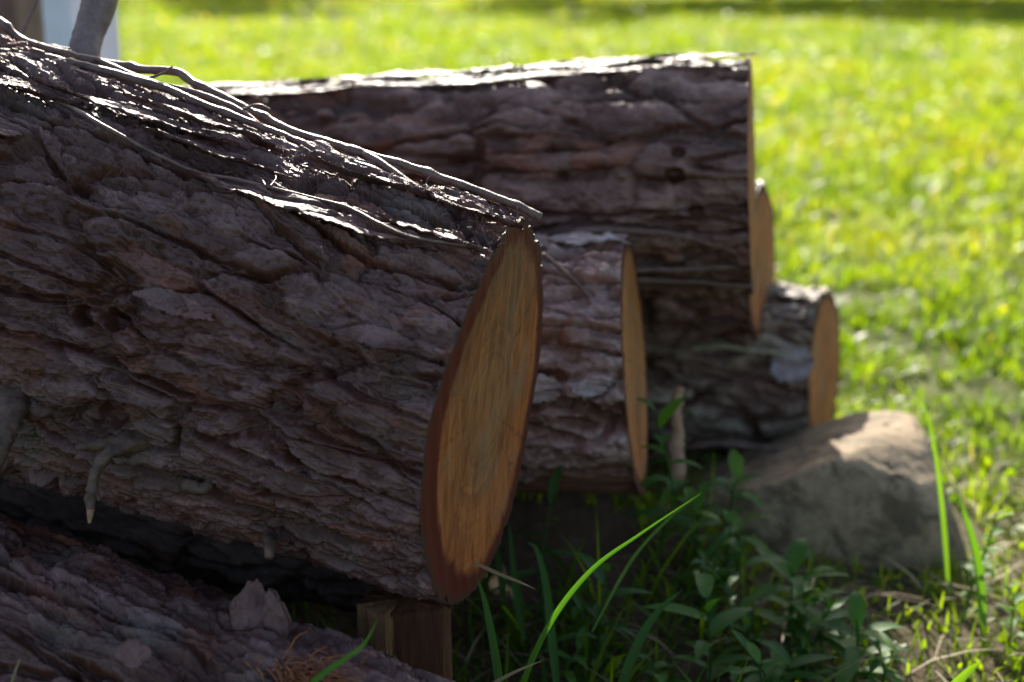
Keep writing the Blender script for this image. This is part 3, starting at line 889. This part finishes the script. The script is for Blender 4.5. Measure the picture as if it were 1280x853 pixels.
# ------------------------------------------------------------------ bark chunks on the lowest log
def chunk(label, c, size, rot, seed):
    n = 16
    t = np.linspace(-1, 1, n)
    X, Y = np.meshgrid(t, t, indexing='ij')
    z0 = np.zeros(n)
    wX = 1 - 0.5 * np.abs(t) ** 2 + 0.3 * fbm(t * 2.0, z0 + seed, z0, 3, seed)
    wY = 1 - 0.35 * np.abs(t) ** 3 + 0.3 * fbm(t * 2.0, z0 + seed + 7, z0, 3, seed + 2)
    x = X * wX[None, :] * size[0] / 2; y = Y * wY[:, None] * size[1] / 2
    zz = fbm((X * 2).ravel(), (Y * 2).ravel(), np.full(X.size, seed * 1.3), 4, seed + 3).reshape(X.shape) * size[2] * 0.7
    top = np.stack([x, y, zz + size[2] / 2], -1).reshape(-1, 3); bot = np.stack([x * 0.94, y * 0.94, zz - size[2] / 2], -1).reshape(-1, 3)
    V = np.vstack([top, bot])
    from mathutils import Euler
    Rm = np.array(Euler(rot).to_matrix())
    V = V @ Rm.T + np.asarray(c)
    off = n * n
    bd = [i * n for i in range(n)] + [(n - 1) * n + j for j in range(1, n)] + [i * n + n - 1 for i in range(n - 2, -1, -1)] + [j for j in range(n - 2, 0, -1)]
    q3 = np.array([(bd[k], bd[k] + off, bd[(k + 1) % len(bd)] + off, bd[(k + 1) % len(bd)]) for k in range(len(bd))])
    q = np.vstack([grid_quads(n, n), grid_quads(n, n, off=off)[:, ::-1], q3])
    lay = 0.6 + 0.25 * (V[:, 0] * 0)
    o = mesh_np('bark_chunk', V, q, None, M_BARK, None, {'layer': lay, 'cell': np.full(len(V), 0.4), 'rust': np.zeros(len(V))}, True, c, {'bpos': V + seed})
    tag(o, label, 'bark piece', 'loose bark pieces on the lowest log')


chunk('larger grey bark slab leaning upright under the big log, left of the other slab', at(312, 765, 1.36), (0.040, 0.062, 0.009), (1.25, 0.25, 0.2), 3)
chunk('narrow grey bark slab leaning beside the larger one under the big log', at(346, 772, 1.35), (0.026, 0.056, 0.008), (1.35, -0.3, -0.25), 5)
chunk('flat grey bark scale lying on the lowest log near its top edge', at(165, 818, 1.235), (0.034, 0.026, 0.006), (0.9, 0.2, 0.5), 7)


# ------------------------------------------------------------------ upright split block under the big sawn end
def billet():
    c = at(505, 800, 1.56)
    base = np.array([c[0], c[1], float(ground_z(np.array([c[0]]), np.array([c[1]]))[0])])
    root = empty('wood_block', base, 'upright split wood block standing under the big sawn end, pale on its left face', 'block')
    H = 0.250 - base[2]
    prof = np.array([(-0.055, -0.020), (-0.018, -0.052), (-0.008, -0.046), (0.050, -0.030), (0.058, 0.02), (0.02, 0.055), (-0.035, 0.045)])
    m = 14
    P = np.vstack([prof[i] + (prof[(i + 1) % 7] - prof[i]) * f for i in range(7) for f in np.linspace(0, 1, m, endpoint=False)])
    n = len(P); nz = 26
    zs = np.linspace(-0.02, H, nz)
    X = np.repeat(P[None, :, 0], nz, 0); Y = np.repeat(P[None, :, 1], nz, 0); Z = np.repeat(zs[:, None], n, 1)
    w = fbm((X / 0.008).ravel(), (Y / 0.008).ravel(), (Z / 0.09).ravel(), 4, 91).reshape(X.shape)
    k = 0.88 + 0.10 * w
    Z = Z + 0.012 * w * (Z > H * 0.9)
    V = np.stack([X * k, Y * k, Z], -1).reshape(-1, 3)
    V = np.vstack([V, [0, 0, -0.02], [0, 0, H]]) + base
    j = np.arange(n); j2 = (j + 1) % n
    T = np.vstack([np.stack([np.full(n, nz * n), j2, j], -1), np.stack([np.full(n, nz * n + 1), (nz - 1) * n + j, (nz - 1) * n + j2], -1)])
    pale = (np.concatenate([np.tile((j < m * 1.9) * 1.0, nz), [0, 0.5]]))
    o = mesh_np('split_wood', V, grid_quads(nz, n, wrap=True), T, M_SPLIT, None, {'tone': pale}, True, base)
    o.parent = root; o.location = (0, 0, 0)


m, nt, out = new_mat('split_wood'); M_SPLIT = m
v = objcoord(nt, (1, 1, 0.08)); n1 = noise(nt, v, 130, 5, 0.65)
c = mixc(nt, attr(nt, 'tone').outputs['Fac'], (0.095, 0.038, 0.019), (0.29, 0.15, 0.068))
c = mixc(nt, 1.0, c, ramp(nt, n1, [(0.3, (0.5, 0.45, 0.4)), (0.7, (1.2, 1.2, 1.2))]), 'MULTIPLY')
principled(nt, out, c, 0.75, 0.15, bump(nt, n1, 0.003, 0.8))
billet()


def shreds():
    r = np.random.default_rng(55)
    a = Acc()
    for k in range(110):
        b = logE.skin(372 + r.normal() * 24, 838 + r.normal() * 9, 0.002)
        dr = np.array([0.8, -0.45, -0.1]) + r.normal(size=3) * 0.45
        l = r.uniform(0.012, 0.038)
        pth = catmull([b, b + dr * l * 0.5 + [0, 0, 0.006 * r.random()], b + dr * l + r.normal(size=3) * 0.003], 7)
        a.add(*tube_arrays(pth, np.linspace(0.0011, 0.0004, 7), 5), tone=r.random())
    o = a.build('bark_shreds', twig_material('orange_shreds', (0.30, 0.11, 0.04), (0.18, 0.06, 0.025), 0.7), None, True, logE.skin(372, 838))
    tag(o, 'torn orange bark shreds heaped on the lowest log near the wood block', 'bark shreds', None, 'stuff')


shreds()


# ------------------------------------------------------------------ boulder
def rock():
    nu, nv = 200, 300
    ph = np.linspace(0.02, math.pi - 0.02, nu); th = np.linspace(0, 2 * math.pi, nv, endpoint=False)
    PH, TH = np.meshgrid(ph, th, indexing='ij')
    n = np.stack([np.sin(PH) * np.cos(TH), np.sin(PH) * np.sin(TH), np.cos(PH)], -1)
    # a blocky boulder: flat top, steep front, long shoulder running down to the left
    planes = [((0.03, 0.10, 1), 0.122), ((0.05, -1, 0.22), 0.195), ((1, -0.12, 0.36), 0.135), ((-0.42, 0.22, 1), 0.110), ((-1, -0.2, 0.1), 0.33), ((0, 1, 0.3), 0.19),
              ((0.8, -0.9, 0.3), 0.195), ((-0.6, -1, 0.35), 0.26), ((0.4, -0.5, 1.0), 0.145), ((0.5, 0.9, 0.5), 0.20)]
    r = np.full(PH.shape, 0.38)
    for pn, d in planes:
        pn = np.array(pn, float); pn /= np.linalg.norm(pn)
        k = n @ pn
        rr = np.where(k > 0.02, d / np.maximum(k, 0.02), 9)
        r = -np.log(np.exp(-r * 95) + np.exp(-np.minimum(rr, 2) * 95)) / 95
    nf = n.reshape(-1, 3) * r.reshape(-1, 1)
    nz = fbm(nf[:, 0] / 0.11, nf[:, 1] / 0.11, nf[:, 2] / 0.11, 7, 61, 0.55).reshape(r.shape)
    pits = sstep(0.25, 0.55, fbm(nf[:, 0] / 0.04, nf[:, 1] / 0.04, nf[:, 2] / 0.04, 3, 63)).reshape(r.shape)
    r = r * (1 + 0.07 * nz) - 0.006 * pits
    V = n * r[..., None]
    c = np.array([0.585, 2.25, 0.050])
    V = V.reshape(-1, 3) + c
    Q = grid_quads(nu, nv, wrap=True)[:, ::-1]
    o = mesh_np('boulder', V, Q[:, ::-1], None, M_ROCK, None, None, True, c)
    tag(o, 'rounded tan boulder in the grass at the right end of the woodpile', 'rock')


rock()


# ------------------------------------------------------------------ grass (vectorised blades)
def blades(pos, h, w, head, lean, tone, curve=0.5, segs=3):
    n = len(pos)
    t = np.linspace(0, 1, segs + 1)
    hx, hy = np.cos(head), np.sin(head)
    sx, sy = -hy, hx
    V = np.zeros((n, segs * 2 + 1, 3), np.float32)
    for i, tt in enumerate(t):
        f = lean * h * (tt * (1 - curve) + curve * tt * tt)
        z = h * (tt - 0.28 * lean * tt * tt)
        cx = pos[:, 0] + hx * f; cy = pos[:, 1] + hy * f; cz = pos[:, 2] + z
        if i < segs:
            ww = w * 0.5 * (1 - 0.55 * tt ** 1.5) * (0.75 + 0.25 * min(1, tt * 4))
            V[:, 2 * i] = np.stack([cx - sx * ww, cy - sy * ww, cz], -1)
            V[:, 2 * i + 1] = np.stack([cx + sx * ww, cy + sy * ww, cz], -1)
        else:
            V[:, 2 * i] = np.stack([cx, cy, cz], -1)
    k = segs * 2 + 1
    base = (np.arange(n) * k)[:, None]
    Q = []
    for i in range(segs - 1):
        Q.append(base + np.array([[2 * i, 2 * i + 1, 2 * i + 3, 2 * i + 2]]))
    T = base + np.array([[2 * segs - 2, 2 * segs - 1, 2 * segs]])
    return V.reshape(-1, 3), np.stack(Q, 1).reshape(-1, 4), T, np.repeat(tone, k)


FOOT = [(logA, 0.0), (logB, 0.0), (logD, 0.0), (logE, 0.0)]


def under_pile(x, y):
    """true where a log or the boulder lies on or close over the ground"""
    m = np.zeros(x.shape, bool)
    for lg, g in FOOT[1:]:
        C, D = lg.C[:2], lg.D[:2] / np.linalg.norm(lg.D[:2])
        rx, ry = x - C[0], y - C[1]
        u = rx * D[0] + ry * D[1]; v = np.abs(-rx * D[1] + ry * D[0])
        m |= (u > -0.015) & (u < lg.L) & (v < lg.R(0.3) * (0.85 if lg is not logB else 0.6))
    m |= (((x - 0.57) / 0.22) ** 2 + ((y - 2.25) / 0.22) ** 2) < 1
    return m


def lawn():
    Vs, Qs, Ts, As = [], [], [], []
    nv = 0

    def patch(x0, x1, y0, y1, dens, hm, wm, keep=None, hs=0.35, seed=0, dryk=1.0, tb=0.0):
        nonlocal nv
        r = np.random.default_rng(900 + seed)
        n = int((x1 - x0) * (y1 - y0) * dens)
        x = r.uniform(x0, x1, n); y = r.uniform(y0, y1, n)
        # clumping
        cl = fbm(x / 0.22, y / 0.22, np.zeros(n), 3, 71)
        big = fbm(x / 1.4, y / 1.4, np.zeros(n) + 3.3, 3, 73)
        k = r.random(n) < np.clip(0.60 + 1.3 * cl, 0.05, 1)
        if keep is not None: k &= keep(x, y, r)
        k &= ~under_pile(x, y)
        x, y, cl, big = x[k], y[k], cl[k], big[k]
        n = len(x)
        z = ground_z(x, y) - 0.004
        h = np.minimum(hm * np.exp(r.normal(0, hs, n)) * (1 + 0.9 * cl), hm * 1.5)
        w = wm * np.exp(r.normal(0, 0.3, n))
        broad = r.random(n) < 0.22                      # clover and plantain leaves among the blades
        h = np.where(broad, h * 0.65, h); w = np.where(broad, w * 2.6, w)
        tone = np.clip(0.50 + tb + 0.13 * r.normal(size=n) + 0.50 * big + 0.08 * cl, 0, 0.84)  # tb bakes the pile's shade into nearby blades as darker green
        dry = r.random(n) < dryk * np.clip(0.03 + 0.35 * (big - 0.12), 0.02, 0.5)
        tone = np.where(dry, r.uniform(0.85, 1.0, n), tone)
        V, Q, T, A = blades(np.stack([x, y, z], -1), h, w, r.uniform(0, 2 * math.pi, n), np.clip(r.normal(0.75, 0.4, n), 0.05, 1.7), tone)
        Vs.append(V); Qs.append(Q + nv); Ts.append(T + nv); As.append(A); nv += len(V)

    def near_keep(x, y, r):
        # thin under the pile and in its bare patch in front
        d = np.exp(-(((x - 0.52) / 0.30) ** 4 + ((y - 1.66) / 0.22) ** 4))
        e = np.exp(-(((x - 0.1) / 0.75) ** 4 + ((y - 2.0) / 0.40) ** 4))
        return r.random(len(x)) > np.maximum(d * 0.50, e * 0.40)

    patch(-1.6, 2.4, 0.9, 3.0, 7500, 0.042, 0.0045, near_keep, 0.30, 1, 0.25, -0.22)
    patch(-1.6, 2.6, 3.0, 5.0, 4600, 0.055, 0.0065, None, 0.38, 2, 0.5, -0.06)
    patch(-2.2, 3.6, 5.0, 8.0, 2300, 0.070, 0.010, None, 0.35, 3)
    patch(-3.5, 5.5, 8.0, 13.0, 900, 0.075, 0.016, None, 0.35, 4)
    patch(-7, 10, 13, 22, 320, 0.075, 0.024, None, 0.35, 5)
    patch(-14, 18, 22, 48, 60, 0.10, 0.055, None, 0.35, 6)
    patch(-2.2, 2.6, -1.2, 0.9, 1200, 0.055, 0.006, None, 0.35, 7)
    patch(-7, -2.2, -1, 13, 180, 0.06, 0.013, None, 0.35, 8)
    patch(2.4, 8, -1, 8, 250, 0.06, 0.012, None, 0.35, 9)
    # taller tufts at the pile's edge and in the sun by the boulder
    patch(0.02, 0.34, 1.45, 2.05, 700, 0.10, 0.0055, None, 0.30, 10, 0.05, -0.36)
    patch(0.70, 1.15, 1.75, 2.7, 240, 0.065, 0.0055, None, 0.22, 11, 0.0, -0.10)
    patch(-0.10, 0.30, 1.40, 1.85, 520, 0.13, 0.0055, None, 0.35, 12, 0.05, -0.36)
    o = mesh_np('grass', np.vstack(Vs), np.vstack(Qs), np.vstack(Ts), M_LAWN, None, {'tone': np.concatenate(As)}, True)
    tag(o, 'sunlit yellow green lawn grass behind and around the woodpile', 'grass', None, 'stuff')


lawn()


def litter():
    r = np.random.default_rng(77)
    n = 900
    x = r.uniform(-0.7, 1.25, n); y = r.uniform(1.05, 2.5, n)
    k = ~under_pile(x, y); x, y = x[k], y[k]; n = len(x)
    z = ground_z(x, y) + r.uniform(0.001, 0.012, n)
    V, Q, T, A = blades(np.stack([x, y, z], -1), r.uniform(0.02, 0.08, n), r.uniform(0.0015, 0.005, n), r.uniform(0, 6.28, n), r.uniform(1.6, 3.0, n), r.random(n))
    V[:, 2] = np.maximum(V[:, 2], np.repeat(z, 7) * 0.5)
    o = mesh_np('dry_litter', V, Q, T, M_LITTER, None, {'tone': A}, True)
    tag(o, 'dry straw and needles scattered on the bare soil round the woodpile', 'litter', None, 'stuff')


litter()


# ------------------------------------------------------------------ single tall blades and weeds
def ribbon(path, w, fold=0.25, tone=0.5):
    path = np.asarray(path); n = len(path)
    T = np.gradient(path, axis=0); T /= np.linalg.norm(T, axis=1)[:, None]
    view = np.array([0.05, -0.9, 0.5])
    S = np.cross(T, view); S /= np.linalg.norm(S, axis=1)[:, None] + 1e-9
    Nn = np.cross(S, T)
    w = np.asarray(w)[:, None] / 2
    a = path - S * w + Nn * w * fold; b = path - Nn * w * fold * 0.3; c = path + S * w + Nn * w * fold
    V = np.stack([a, b, c], 1).reshape(-1, 3)
    return V, grid_quads(n, 3), None, tone


def tall_blade(label, px, w, tone=0.5, dry=False):
    n = 40
    path = catmull([at(*p) for p in px], n)
    t = np.linspace(0, 1, n)
    ww = w * np.clip(1.05 - t ** 2.2, 0.03, 1) * np.clip(0.55 + t * 2, 0, 1)
    a = Acc(); V, Q, T, tn = ribbon(path, ww, 0.3, tone); a.add(V, Q, None, tn)
    o = a.build('grass_blade', M_LITTER if dry else M_WEED, None, True, path[0])
    tag(o, label, 'grass blade', 'tall grass blades in front of the woodpile')


tall_blade('long arching green grass blade reaching highest in front of the sawn log ends', [(628, 935, 1.52), (655, 850, 1.51), (690, 775, 1.50), (740, 712, 1.50), (800, 668, 1.50), (876, 617, 1.50)], 0.0066, 0.35)
tall_blade('short green grass blade arching over the lowest log near the bottom edge', [(340, 905, 1.24), (395, 850, 1.23), (430, 825, 1.225), (455, 805, 1.22), (473, 773, 1.22)], 0.0055, 0.6)
tall_blade('dark upright grass blade just right of the big sawn end', [(634, 930, 1.50), (624, 853, 1.50), (614, 790, 1.50), (604, 745, 1.50), (596, 722, 1.50)], 0.0095, 0.2)
tall_blade('broad pale green blade with a bent tip behind the long arching one', [(700, 900, 1.72), (690, 800, 1.74), (683, 735, 1.75), (672, 690, 1.76), (660, 678, 1.76)], 0.011, 0.4)
tall_blade('bluish green blade leaning right beside the weeds under the middle log', [(760, 900, 1.70), (795, 810, 1.71), (822, 765, 1.72), (852, 738, 1.73)], 0.012, 0.15)
tall_blade('straight dark blade at the foot of the middle log', [(655, 800, 1.82), (645, 740, 1.82), (640, 690, 1.82), (636, 650, 1.82)], 0.010, 0.2)
tall_blade('thin tan dry stalk slanting out under the big sawn end', [(585, 700, 1.53), (620, 716, 1.52), (650, 728, 1.51), (670, 737, 1.51)], 0.004, 0.6, True)
tall_blade('bleached straw stalk lying across the bottom edge of the grass', [(590, 870, 1.48), (640, 842, 1.48), (680, 825, 1.48)], 0.004, 0.75, True)
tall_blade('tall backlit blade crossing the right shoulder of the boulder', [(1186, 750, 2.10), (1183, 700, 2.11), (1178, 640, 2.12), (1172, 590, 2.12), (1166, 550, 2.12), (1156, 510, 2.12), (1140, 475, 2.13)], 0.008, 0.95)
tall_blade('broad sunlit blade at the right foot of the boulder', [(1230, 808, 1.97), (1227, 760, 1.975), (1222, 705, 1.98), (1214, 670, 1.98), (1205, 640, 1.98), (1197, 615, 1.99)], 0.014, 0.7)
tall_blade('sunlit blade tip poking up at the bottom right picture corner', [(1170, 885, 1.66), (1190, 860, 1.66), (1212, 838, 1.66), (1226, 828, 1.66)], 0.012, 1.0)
tall_blade('thin blade with a lit tip among the weeds right of the middle log', [(740, 790, 1.75), (790, 700, 1.78), (840, 645, 1.80), (876, 618, 1.80)], 0.004, 0.9)


def leaf_arrays(base, direction, length, width, droop, rng):
    d = np.asarray(direction, float); d /= np.linalg.norm(d)
    s = np.cross(d, [0, 0, 1.0]); s /= np.linalg.norm(s) + 1e-9
    up = np.cross(s, d)
    n = 9
    t = np.linspace(0, 1, n)
    path = np.asarray(base) + np.outer(t * length, d) - np.outer(droop * length * t ** 2, [0, 0, 1.0])
    w = width / 2 * np.sin(np.clip(t * 0.93 + 0.05, 0, 1) ** 0.8 * math.pi) ** 0.9
    V = np.stack([path - s * w[:, None] + up * w[:, None] * 0.35, path, path + s * w[:, None] + up * w[:, None] * 0.35], 1).reshape(-1, 3)
    return V, grid_quads(n, 3)


def weed(label, base, height, nleaf, ll, lw, seed, tone=0.4, lean=(0.0, 0.0), mat=None, cat='weed'):
    r = np.random.default_rng(seed)
    base = np.array([base[0], base[1], float(ground_z(np.array([base[0]]), np.array([base[1]]))[0])])
    root = empty('weed', base, label, cat, 'leafy weeds growing round the woodpile')
    top = base + np.array([lean[0], lean[1], height])
    path = catmull([base - [0, 0, 0.01], base + (top - base) * 0.5 + r.normal(size=3) * 0.012, top], 20)
    a = Acc(); a.add(*tube_arrays(path, np.linspace(0.0024, 0.0010, 20), 6), tone=tone * 0.8)
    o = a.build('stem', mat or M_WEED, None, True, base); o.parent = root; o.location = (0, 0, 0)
    ang = r.uniform(0, 6.28)
    for k in range(nleaf):
        f = 0.25 + 0.75 * (k + 1) / nleaf
        b = path[min(19, int(f * 19))]
        ang += 2.4 + r.normal() * 0.3
        el = r.uniform(0.1, 0.65) + 0.4 * (f > 0.9)
        d = np.array([math.cos(ang) * math.cos(el), math.sin(ang) * math.cos(el), math.sin(el)])
        sc = r.uniform(0.7, 1.15) * (1 - 0.25 * abs(f - 0.6))
        V, Q = leaf_arrays(b, d, ll * sc, lw * sc, r.uniform(0.15, 0.55), r)
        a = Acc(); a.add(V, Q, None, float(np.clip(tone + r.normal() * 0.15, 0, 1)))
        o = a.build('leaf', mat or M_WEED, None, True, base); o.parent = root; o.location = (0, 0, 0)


def gp(px, py):
    p = at_ground(px, py); return p[:2]


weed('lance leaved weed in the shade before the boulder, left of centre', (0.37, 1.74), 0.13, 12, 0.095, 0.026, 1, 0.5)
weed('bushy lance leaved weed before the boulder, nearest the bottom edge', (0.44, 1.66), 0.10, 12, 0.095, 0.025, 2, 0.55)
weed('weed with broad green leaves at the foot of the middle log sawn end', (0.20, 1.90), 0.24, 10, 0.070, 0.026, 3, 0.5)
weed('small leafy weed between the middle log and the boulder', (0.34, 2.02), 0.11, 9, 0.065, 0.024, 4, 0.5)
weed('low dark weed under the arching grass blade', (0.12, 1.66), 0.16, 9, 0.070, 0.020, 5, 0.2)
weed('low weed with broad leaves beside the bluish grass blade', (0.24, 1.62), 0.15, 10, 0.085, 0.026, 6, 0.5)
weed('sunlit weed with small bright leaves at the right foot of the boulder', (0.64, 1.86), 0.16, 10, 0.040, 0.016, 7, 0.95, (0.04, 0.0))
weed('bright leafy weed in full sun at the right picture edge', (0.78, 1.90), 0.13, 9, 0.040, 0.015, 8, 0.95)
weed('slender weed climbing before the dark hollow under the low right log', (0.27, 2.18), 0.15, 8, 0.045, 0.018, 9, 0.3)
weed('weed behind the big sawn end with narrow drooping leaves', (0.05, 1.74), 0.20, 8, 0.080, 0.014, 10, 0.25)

# more of the same low growth, thick between the big sawn end and the boulder
_r = np.random.default_rng(321)
for k in range(34):
    x, y = _r.uniform(0.08, 0.47), _r.uniform(1.52, 1.98)
    if under_pile(np.array([x]), np.array([y]))[0]: continue
    weed('low leafy weed in the shaded thicket between the big sawn end and the boulder', (x, y), _r.uniform(0.05, 0.10), 7, _r.uniform(0.04, 0.075), _r.uniform(0.012, 0.022), 400 + k, _r.uniform(0.2, 0.7))
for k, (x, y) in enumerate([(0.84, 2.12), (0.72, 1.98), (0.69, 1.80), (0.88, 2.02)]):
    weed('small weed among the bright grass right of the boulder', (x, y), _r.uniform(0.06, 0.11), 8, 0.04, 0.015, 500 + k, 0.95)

# ------------------------------------------------------------------ post, shed and trees behind
m, nt, out = new_mat('white_paint'); M_WHITE = m
v = objcoord(nt)
n1 = noise(nt, v, 6, 5, 0.6)
principled(nt, out, ramp(nt, n1, [(0.3, (0.62, 0.63, 0.66)), (0.7, (0.78, 0.79, 0.81))]), 0.5, 0.4)
M_BOARD = simple_material('brown_stained_boards', (0.085, 0.052, 0.042), (0.13, 0.08, 0.065), 14, 0.7, 0.002)
M_SHINGLE = simple_material('dark_shingles', (0.05, 0.045, 0.042), (0.08, 0.07, 0.065), 30, 0.85, 0.004)


def post():
    c = np.array([-0.912, 3.08, 0.0])
    root = empty('post', c, 'square white painted post standing in the lawn behind the left of the pile', 'post')
    a = Acc(); a.add(*box_arrays(c + [0, 0, 0.76], (0.112, 0.112, 1.56), math.radians(49), 0.004))
    o = a.build('shaft', M_WHITE, None, False, c); o.parent = root; o.location = (0, 0, 0)
    a = Acc(); a.add(*box_arrays(c + [0, 0, 1.555], (0.138, 0.138, 0.03), math.radians(49), 0.006))
    V, Q, T = box_arrays(c + [0, 0, 1.59], (0.125, 0.125, 0.04), math.radians(49), 0.004)
    V[V[:, 2] > c[2] + 1.6, :2] = c[:2] + (V[V[:, 2] > c[2] + 1.6, :2] - c[:2]) * 0.15
    a.add(V, Q, T)
    o = a.build('cap', M_WHITE, None, False, c); o.parent = root; o.location = (0, 0, 0)


post()


def shed():
    c = np.array([-2.88, 4.55, 0.0])
    root = empty('shed', c, 'brown board shed at the far upper left behind the white post', 'shed')
    W, Dp, H = 3.0, 1.1, 2.2
    x0, x1, y0, y1 = c[0] - W / 2, c[0] + W / 2, c[1] - Dp / 2, c[1] + Dp / 2
    a = Acc(); a.add(*box_arrays([c[0], c[1], H / 2], (W, Dp, H), 0, 0.0))
    for k in range(int(W / 0.14)):
        a.add(*box_arrays([x0 + 0.07 + k * 0.14, y0 - 0.008, H / 2], (0.130, 0.022, H - 0.02), 0, 0.004), tone=random.random())
    for k in range(int(Dp / 0.14)):
        a.add(*box_arrays([x1 + 0.008, y0 + 0.07 + k * 0.14, H / 2], (0.022, 0.130, H - 0.02), 0, 0.004), tone=random.random())
    o = a.build('wall', M_BOARD, None, False, c); o.parent = root; o.location = (0, 0, 0)
    a = Acc()
    e = 0.12; rz = 0.75
    V = np.array([[x0 - e, y0 - e, H + 0.003], [x1 + e, y0 - e, H + 0.003], [x1 + e, c[1], H + rz], [x0 - e, c[1], H + rz], [x0 - e, y1 + e, H + 0.003], [x1 + e, y1 + e, H + 0.003]])
    Vb = V + [0, 0, 0.06]
    a.add(np.vstack([V, Vb]), [(0, 3, 2, 1), (3, 4, 5, 2), (6, 7, 8, 9), (9, 8, 11, 10), (0, 1, 7, 6), (4, 10, 11, 5), (0, 6, 9, 3), (3, 9, 10, 4), (1, 2, 8, 7), (2, 5, 11, 8)])
    o = a.build('roof', M_SHINGLE, None, False, c); o.parent = root; o.location = (0, 0, 0)
    for gx in (x0 + 0.01, x1 - 0.01):
        a = Acc()
        V = np.array([[gx - 0.01, y0, H], [gx - 0.01, y1, H], [gx - 0.01, c[1], H + rz - 0.04], [gx + 0.01, y0, H], [gx + 0.01, y1, H], [gx + 0.01, c[1], H + rz - 0.04]])
        a.add(V, [(0, 1, 4, 3), (1, 2, 5, 4), (2, 0, 3, 5)], [(0, 2, 1), (3, 4, 5)])
        o = a.build('gable', M_BOARD, None, False, c); o.parent = root; o.location = (0, 0, 0)


shed()


def tree(label, x, y, h, cr, seed):
    r = np.random.default_rng(seed)
    base = np.array([x, y, float(ground_z(np.array([x]), np.array([y]))[0]) - 0.1])
    root = empty('tree', base, label, 'tree', 'trees beyond the lawn')
    a = Acc()
    tp = catmull([base, base + [0.1, 0, h * 0.3], base + [r.normal() * 0.3, r.normal() * 0.3, h * 0.85]], 20)
    a.add(*tube_arrays(tp, np.linspace(0.26, 0.05, 20), 10, seed, 0.2, 0.2))
    clumps = []
    for k in range(26):
        f = r.uniform(0.28, 1.0)
        b = tp[int(f * 19)]
        an = r.uniform(0, 6.28)
        reach = cr * (0.35 + 0.75 * math.sin(min(1, f) * 2.6)) * r.uniform(0.55, 1.05)
        e = b + np.array([math.cos(an) * reach, math.sin(an) * reach, r.uniform(0.0, 0.25) * h * 0.4])
        a.add(*tube_arrays(catmull([b, (b + e) / 2 + [0, 0, 0.15], e], 8), np.linspace(0.06, 0.015, 8), 6))
        clumps.append((e, r.uniform(0.5, 1.0) * cr * 0.45)); clumps.append(((b + e) / 2 + r.normal(size=3) * 0.3, r.uniform(0.4, 0.8) * cr * 0.4))
    o = a.build('trunk', M_STUB, None, True, base); o.parent = root; o.location = (0, 0, 0)
    P = []
    for e, rad in clumps:
        n = int(300 * rad / 0.8)
        d = r.normal(size=(n, 3)); d /= np.linalg.norm(d, axis=1)[:, None]
        P.append(e + d * (rad * r.random(n) ** 0.45)[:, None] * [1, 1, 0.75])
    P = np.vstack(P); n = len(P)
    s = r.uniform(0.10, 0.20, n)[:, None]
    A_ = r.normal(size=(n, 3)); A_ /= np.linalg.norm(A_, axis=1)[:, None]
    B_ = np.cross(A_, r.normal(size=(n, 3))); B_ /= np.linalg.norm(B_, axis=1)[:, None]
    V = np.stack([P - A_ * s, P + B_ * s * 0.55, P + A_ * s, P - B_ * s * 0.55], 1).reshape(-1, 3)
    o = mesh_np('crown', V, np.arange(n * 4).reshape(-1, 4), None, M_TREE, None, {'tone': np.repeat(r.random(n), 4)}, False, base)
    o.parent = root; o.location = (0, 0, 0)


for k, (x, y, h, cr, lab) in enumerate([(-6.5, 41.0, 10.6, 2.6, 'slender tree beyond the lawn, leftmost of the row'), (1.5, 38.5, 11.2, 3.0, 'second tree from the left beyond the lawn'),
                                        (6.5, 38.0, 11.9, 3.3, 'middle tree of the row beyond the lawn'), (11.5, 37.5, 12.8, 3.6, 'second tree from the right beyond the lawn'),
                                        (16.5, 37.5, 13.4, 3.8, 'broadest tree beyond the lawn, rightmost of the row')]):
    tree(lab, x, y, h, cr, 300 + k)

# ------------------------------------------------------------------ light, sky, camera
SUN_EL = math.radians(31.5)
SUN_AZ = math.radians(-4.0)          # a little to the left of straight behind the pile
w = bpy.data.worlds.new('World'); SC.world = w
w.use_nodes = True
nt = w.node_tree; nt.nodes.clear()
sky = nt.nodes.new('ShaderNodeTexSky'); sky.sky_type = 'NISHITA'; sky.sun_disc = False
sky.sun_elevation = SUN_EL; sky.sun_rotation = SUN_AZ
sky.air_density = 0.9; sky.dust_density = 2.5; sky.ozone_density = 0.7
bg = nt.nodes.new('ShaderNodeBackground'); bg.inputs['Strength'].default_value = 0.110
wo = nt.nodes.new('ShaderNodeOutputWorld')
nt.links.new(sky.outputs[0], bg.inputs[0]); nt.links.new(bg.outputs[0], wo.inputs[0])

ld = bpy.data.lights.new('sun', 'SUN'); ld.energy = 5.0; ld.angle = math.radians(0.5); ld.color = (1.0, 0.93, 0.80)
lo = bpy.data.objects.new('sun', ld); COL.objects.link(lo)
to_sun = Vector((math.sin(SUN_AZ) * math.cos(SUN_EL), math.cos(SUN_AZ) * math.cos(SUN_EL), math.sin(SUN_EL)))
lo.rotation_euler = (-to_sun).to_track_quat('-Z', 'Y').to_euler()
lo.location = to_sun * 30

cd = bpy.data.cameras.new('camera'); cd.lens = 50; cd.sensor_width = 36; cd.clip_start = 0.05; cd.clip_end = 600
cd.dof.use_dof = True; cd.dof.focus_distance = 1.46; cd.dof.aperture_fstop = 2.9
co = bpy.data.objects.new('camera', cd); COL.objects.link(co)
co.location = (0, 0, CAM_H); co.rotation_euler = (math.pi / 2 - PITCH, 0, 0)
SC.camera = co
SC.view_settings.view_transform = 'Standard'
SC.view_settings.look = 'None'
SC.view_settings.gamma = 1.0
SC.view_settings.use_curve_mapping = False
SC.view_settings.exposure = 1.52
SC.render.resolution_x, SC.render.resolution_y = 1024, 682
SC.cycles.use_denoising = True
SC.cycles.max_bounces = 8
SC.cycles.transmission_bounces = 4
